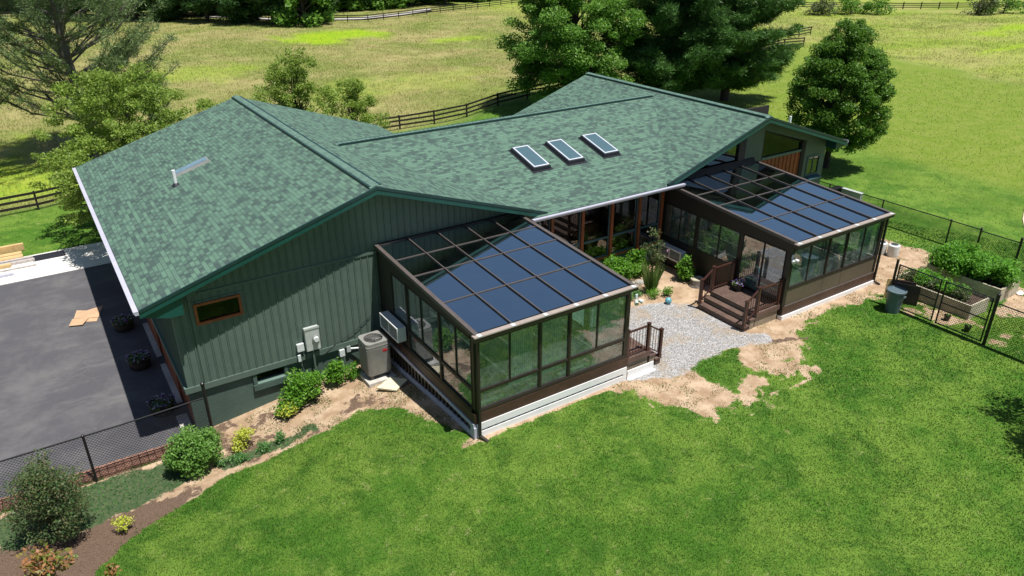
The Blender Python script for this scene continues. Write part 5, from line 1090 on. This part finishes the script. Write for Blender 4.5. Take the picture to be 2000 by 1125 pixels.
def bed(label, x0, x1, y0, y1, h):
    t = thing('raised_bed', label, 'planter bed', ((x0 + x1) / 2, (y0 + y1) / 2, 0)); b = MB(); w_ = .06
    for k in range(3):
        za, zb = -.05 + (h + .05) * k / 3, -.05 + (h + .05) * (k + 1) / 3 - .006
        b.box(x0, x1, y0, y0 + w_, za, zb); b.box(x0, x1, y1 - w_, y1, za, zb); b.box(x0, x0 + w_, y0 + w_, y1 - w_, za, zb); b.box(x1 - w_, x1, y0 + w_, y1 - w_, za, zb)
    b.build('frame', M['wood'], t); MB().box(x0 + w_, x1 - w_, y0 + w_, y1 - w_, .0, h - .09).build('soil', M['soil'], t); return t
bed('weathered timber raised bed nearest the wire gate, with a bare corner of soil', 16.32, 17.45, -3.44, -.80, .50)
bed('weathered timber raised bed overflowing with leafy plants at the back fence side', 18.35, 19.6, -3.35, -.80, .50)
bi = 0
for (x0, x1, y0, y1, n, hh_, rr_) in ((16.5, 17.3, -2.95, -1.0, 9, .36, .28), (18.4, 19.55, -3.2, -.9, 16, .85, .46)):
    for i in range(n):
        x = x0 + (x1 - x0) * ((i % 2) + .3 + random.uniform(-.1, .3)) / 2; y = y0 + (y1 - y0) * (i + .5) / n
        lb = 'low leafy vegetable plant growing in the raised bed nearest the wire gate' if n == 9 else 'bushy bright green vegetable plant overflowing the far raised bed'
        shrub(lb, x, y, rr_ * random.uniform(.8, 1.15), hh_ * random.uniform(.8, 1.2), 12, 'veg' if (i % 4 or n == 16) else 'dull', .045, 1900, rr_ * .55, name='vegetable_plant', cat='plant', z=.40, group='vegetables in the near raised bed' if n == 9 else 'vegetables in the far raised bed')
for (x, y, lb) in ((15.72, -3.08, 'small dark green nursery pot inside the gate, left one'), (15.55, -3.82, 'small dark green nursery pot inside the gate, right one')):
    t = thing('plant_pot', lb, 'pot', (x, y, 0)); zz = Z(x, y); MB().lathe((x, y, zz), [(.07, 0), (.10, .17), (.105, .19), (.09, .19), (.085, .15)], 16).build('pot', M['black'], t, smooth=True)
    V, F_ = leaf_quads(np.array([x, y, zz + .2]) + RNG.normal(scale=(.03, .03, .03), size=(30, 3)), .03); np_mesh('leaves', V, F_, L['oak'], t)
t = thing('heat_pump', 'white twin fan unit standing on the ground behind the far sunroom corner', 'heat pump', (19.1, 1.1, 0)); 
for q in (0, 1):
    cxx, cyy = 18.95 + q * .16, 1.35 - q * .42; MB().lathe((cxx, cyy, 0), [(.20, 0), (.21, .05), (.21, .44), (.17, .47)], 26).build('drum', M['offwhite'], t, smooth=True)
    MB().lathe((cxx, cyy, .471), [(.14, 0), (.14, .006)], 22).build('fan_opening', M['acdark'], t)
b = MB(); b.lathe((19.66, -3.43, Z(19.6, -3.4) + .0), [(.10, 0), (.12, .04), (.06, .11)], 6, sx=1.4); tag(b.build('stone', M['white'], loc=(19.66, -3.43, 0)), 'small white stone at the right end of the far raised bed', 'stone')
b = MB(); b.box(21.3, 23.6, 5.9, 6.3, -.3, .78); b.box(21.25, 23.65, 5.85, 6.35, .781, .82)
t = thing('planter_wall', 'dark low wall with a pale cap behind the far sunroom roof', 'wall', (22.4, 6.1, 0)); MB().box(20.75, 21.9, 5.3, 5.5, -.3, 1.0).build('wall', M['dark'], t); MB().box(20.7, 21.95, 5.25, 5.55, 1.001, 1.04).build('cap', M['black'], t); MB().box(21.8, 21.95, 4.3, 5.24, -.3, 1.0).build('end_wall', M['metergrey'], t); MB().box(21.78, 21.97, 4.28, 5.24, 1.001, 1.03).build('end_cap', M['metergrey'], t)
b = MB(); b.prism([(26.3, -.45, .02), (27.3, .1, .03), (30.2, 1.3, .04), (29.2, -.9, .03)], (0, 0, .025)); tag(b.build('tarp', M['tarp'], loc=(28, 0, 0)), 'tan sheet lying on the mown field at the right edge', 'tarp')

# driveway clutter
for (pts, z, lb) in (([(-7.85, 14.5), (-7.1, 14.15), (-6.75, 15.35), (-7.55, 15.2)], -.995, 'flattened cardboard sheet on the asphalt, bottom one'), ([(-7.75, 14.75), (-7.0, 14.4), (-6.9, 14.95), (-7.6, 15.4)], -.975, 'folded cardboard flap on top of the flattened sheet'), ([(-7.95, 14.2), (-7.55, 14.05), (-7.3, 14.5), (-7.8, 14.7)], -.955, 'small torn piece of cardboard at the left of the pile')):
    tag(MB().prism([p + (z,) for p in pts], (0, 0, .014)).build('cardboard', M['card'], loc=(-7.3, 14.8, -1)), lb, 'cardboard', 'flattened cardboard on the driveway')
lum = [(-13.5, -8.85, 22.9, .16, .30, 'pine', 'long pale yellow board on the far side of the lumber pile'), (-13.5, -8.98, 22.45, .30, .05, 'pine', 'wide yellow board lying flat behind the grey planks'), (-13.5, -8.95, 22.08, .30, .05, 'pine', 'second wide yellow board lying flat in front of the first'), (-13, -8.62, 21.6, .14, .12, 'greylum', 'grey white plank ending farthest right in the lumber pile'), (-13, -8.56, 21.35, .14, .10, 'greylum', 'grey plank in front of the whitish one'), (-13, -9.4, 21.15, .2, .12, 'pine', 'short brown board at the near left of the lumber pile'), (-13, -8.55, 20.8, .08, .05, 'greylum', 'thin grey strip lying on the concrete path'), (-13, -9.35, 20.2, .16, .07, 'gutter', 'bluish metal strip at the left edge of the concrete path')]
for (x0, x1, y, w_, h, m_, lb) in lum:
    tag(MB().box(x0, x1, y, y + w_, -.975, -.975 + h).build('plank', M[m_], loc=((x0 + x1) / 2, y, -1)), lb, 'plank', 'lumber piled by the concrete path')
tag(MB().box(-8.62, -7.45, 21.3, 22.0, -.984, -.972).build('rubber_mat', M['slate'], loc=(-8, 21.6, -1)), 'dark grey mat on the concrete path right of the lumber', 'mat')

# ------------------------------------------------------------------ fences
def board_fence(name, label, pts, h=.92, sp=2.35, rails=(.30, .60, .88), detail=True, post=.09):
    t = thing(name, label, 'fence', (pts[0][0], pts[0][1], Z(*pts[0]))); P = []
    for a, b in zip(pts[:-1], pts[1:]):
        n = max(1, round(math.hypot(b[0] - a[0], b[1] - a[1]) / sp))
        for i in range(n): q = i / n; P.append((a[0] + (b[0] - a[0]) * q, a[1] + (b[1] - a[1]) * q))
    P.append(pts[-1]); W_ = MB()
    for i, (x, y) in enumerate(P):
        z = Z(x, y); m = MB() if detail else W_; m.box(x - post / 2, x + post / 2, y - post / 2, y + post / 2, z - .1, z + h + .04 * (detail))
        if detail: m.build('post', M['fence'], t)
    for a, b in zip(P[:-1], P[1:]):
        for k, r_ in enumerate(rails):
            m = MB() if detail else W_; o = .055; d = Vector((b[0] - a[0], b[1] - a[1], 0)).normalized(); s_ = Vector((d.y, -d.x, 0)) * o
            j = random.uniform(-.015, .015) if detail else 0
            m.beam(Vector((a[0], a[1], Z(*a) + r_ + j)) + s_, Vector((b[0], b[1], Z(*b) + r_ - j)) + s_, .025, .12)
            if detail: m.build('rail', M['fence'], t)
    if not detail: W_.build('boards', M['fence'], t)
    return t
board_fence('board_fence', 'black three rail board fence between the back lawn and the pasture', [(-22, 26.9), (-8.0, 28.45), (-5.8, 29.1), (3, 31.3), (11.3, 33.0), (13.6, 33.05), (24.2, 33.3), (31, 34.5)], sp=2.4)
board_fence('board_fence', 'black board fence between the pines and the maple, front section', [(36, 35.5), (52, 38.4), (61.6, 40.0), (64.0, 39.4)], sp=2.6)
board_fence('board_fence', 'black board fence behind the maple, farther section turning away', [(62, 47), (71.3, 45.6), (74.5, 46.4)], sp=2.8, detail=False)
board_fence('board_fence', 'thin black fence along the far pasture edge and road', [(-20, 134), (5, 122), (12, 116.5), (19.7, 106), (26.5, 97), (36.7, 92), (51, 97), (68, 102.5), (84, 107)], sp=2.8, detail=False, post=.09, h=.9)
board_fence('board_fence', 'thin black board fence at the top right beyond the mown field', [(96, 75), (111, 63), (121, 54), (140, 38)], sp=2.6, detail=False, post=.12, h=1.1)
def chainlink(name, label, pts, h, posts, tops, gate=None, zt=None, wire=.0052, cell=.085, cat='fence', topr=.022):
    """pts: list of fence corner points; posts: list of (x,y,r,height)"""
    t = thing(name, label, cat, (pts[0][0], pts[0][1], zt(*pts[0]))); mb = MB(); tr = MB()
    for a, b in zip(pts[:-1], pts[1:]):
        d = Vector((b[0] - a[0], b[1] - a[1], 0)); Ln = d.length; d.normalize(); n = int(Ln / cell)
        H = h - .05
        def pt(s_, z): q = min(max(s_, 0), Ln); x, y = a[0] + d.x * q, a[1] + d.y * q; return Vector((x, y, zt(x, y) + z))
        k = -int(H / cell)
        while k * cell < Ln:
            s0 = k * cell
            for sg in (1, -1):
                u0, u1 = (s0, s0 + H) if sg == 1 else (s0 + H, s0); z0_, z1_ = .02, H + .02
                # clip along-run
                def clip(u0, u1, z0_, z1_):
                    if u0 > u1: u0, u1, z0_, z1_ = u1, u0, z1_, z0_
                    if u1 < 0 or u0 > Ln: return None
                    if u0 < 0: z0_ += (z1_ - z0_) * (-u0) / (u1 - u0); u0 = 0
                    if u1 > Ln: z1_ = z0_ + (z1_ - z0_) * (Ln - u0) / (u1 - u0); u1 = Ln
                    return u0, u1, z0_, z1_
                c = clip(u0, u1, z0_, z1_)
                if c and c[1] - c[0] > .01: mb.tube(pt(c[0], c[2]), pt(c[1], c[3]), wire, n=3, cap=False)
            k += 1
        m_ = max(1, int(Ln / 2))
        for i in range(m_): tr.tube(pt(Ln * i / m_, h), pt(Ln * (i + 1) / m_, h), topr, n=8)
    mb.build('wire_mesh', M['black'], t); tr.build('top_rail', M['black'], t, smooth=True)
    for (x, y, r_, ph) in posts:
        z = zt(x, y); m = MB(); m.tube((x, y, z - .1), (x, y, z + ph), r_, n=12); m.lathe((x, y, z + ph), [(r_ * 1.15, 0), (r_ * 1.2, .03), (r_ * .5, .05)], 12); m.build('post', M['black'], t, smooth=True)
    return t
zf_d = lambda x, y: -1.07 + 0.05 * (x > -5.5)
f1 = chainlink('wire_fence', 'black chain link fence along the near edge of the driveway', [(-15.6, 4.9), (-5.30, 4.9)], 1.42, [(-13.4, 4.9, .028, 1.42), (-10.8, 4.9, .028, 1.42), (-8.17, 4.9, .032, 1.42), (-5.30, 4.9, .045, 1.80)], None, zt=zf_d)
MB().lathe((-5.30, 4.9, .78), [(.02, 0), (.055, .03), (.055, .07), (.02, .1)], 12).build('post_finial', M['black'], f1, smooth=True)
z0f = lambda x, y: .0
chainlink('wire_fence', 'black chain link fence on the right behind the raised beds', [(21.9, 8.2), (21.9, -.68)], 1.0, [(21.9, 8.2, .028, 1.02), (21.9, 5.9, .028, 1.0), (21.9, 3.3, .028, 1.0), (21.9, .43, .03, 1.02)], None, zt=z0f)
chainlink('wire_gate', 'black chain link gate in the back fence beyond the raised beds', [(21.9, -.76), (21.9, -2.1)], .95, [(21.9, -.72, .035, 1.05), (21.9, -2.15, .045, 1.12)], None, zt=z0f, cat='gate')
chainlink('wire_fence', 'black chain link fence at the right edge beyond the back gate', [(21.9, -2.22), (21.9, -6.5)], 1.0, [(21.9, -3.4, .03, 1.02), (21.9, -5.2, .028, 1.02)], None, zt=z0f)
chainlink('wire_fence', 'black chain link fence at the right edge from the gate post toward the camera', [(15.15, -4.62), (15.15, -8.8)], 1.42, [(15.15, -4.54, .050, 1.68), (15.15, -7.0, .03, 1.45)], None, zt=z0f)
def wgate(label, ya, yb, lb_post):
    t = chainlink('wire_gate', label, [(15.15, ya), (15.15, yb)], 1.45, [], None, zt=lambda x, y: .06, cat='gate')
    m = MB()
    for y in (ya, yb): m.tube((15.15, y, .06), (15.15, y, 1.53), .024, n=10)
    for z in (.08, .80): m.tube((15.15, ya, z), (15.15, yb, z), .020, n=10)
    m.build('gate_frame', M['black'], t, smooth=True)
    if lb_post is not None: MB().tube((15.15, lb_post, -.1), (15.15, lb_post, 1.66), .042, n=12).build('post', M['black'], t, smooth=True)
wgate('black chain link gate leaf next to the trash can', -1.50, -2.88, -1.40); wgate('black chain link gate leaf next to the tall gate post', -3.03, -4.43, None)
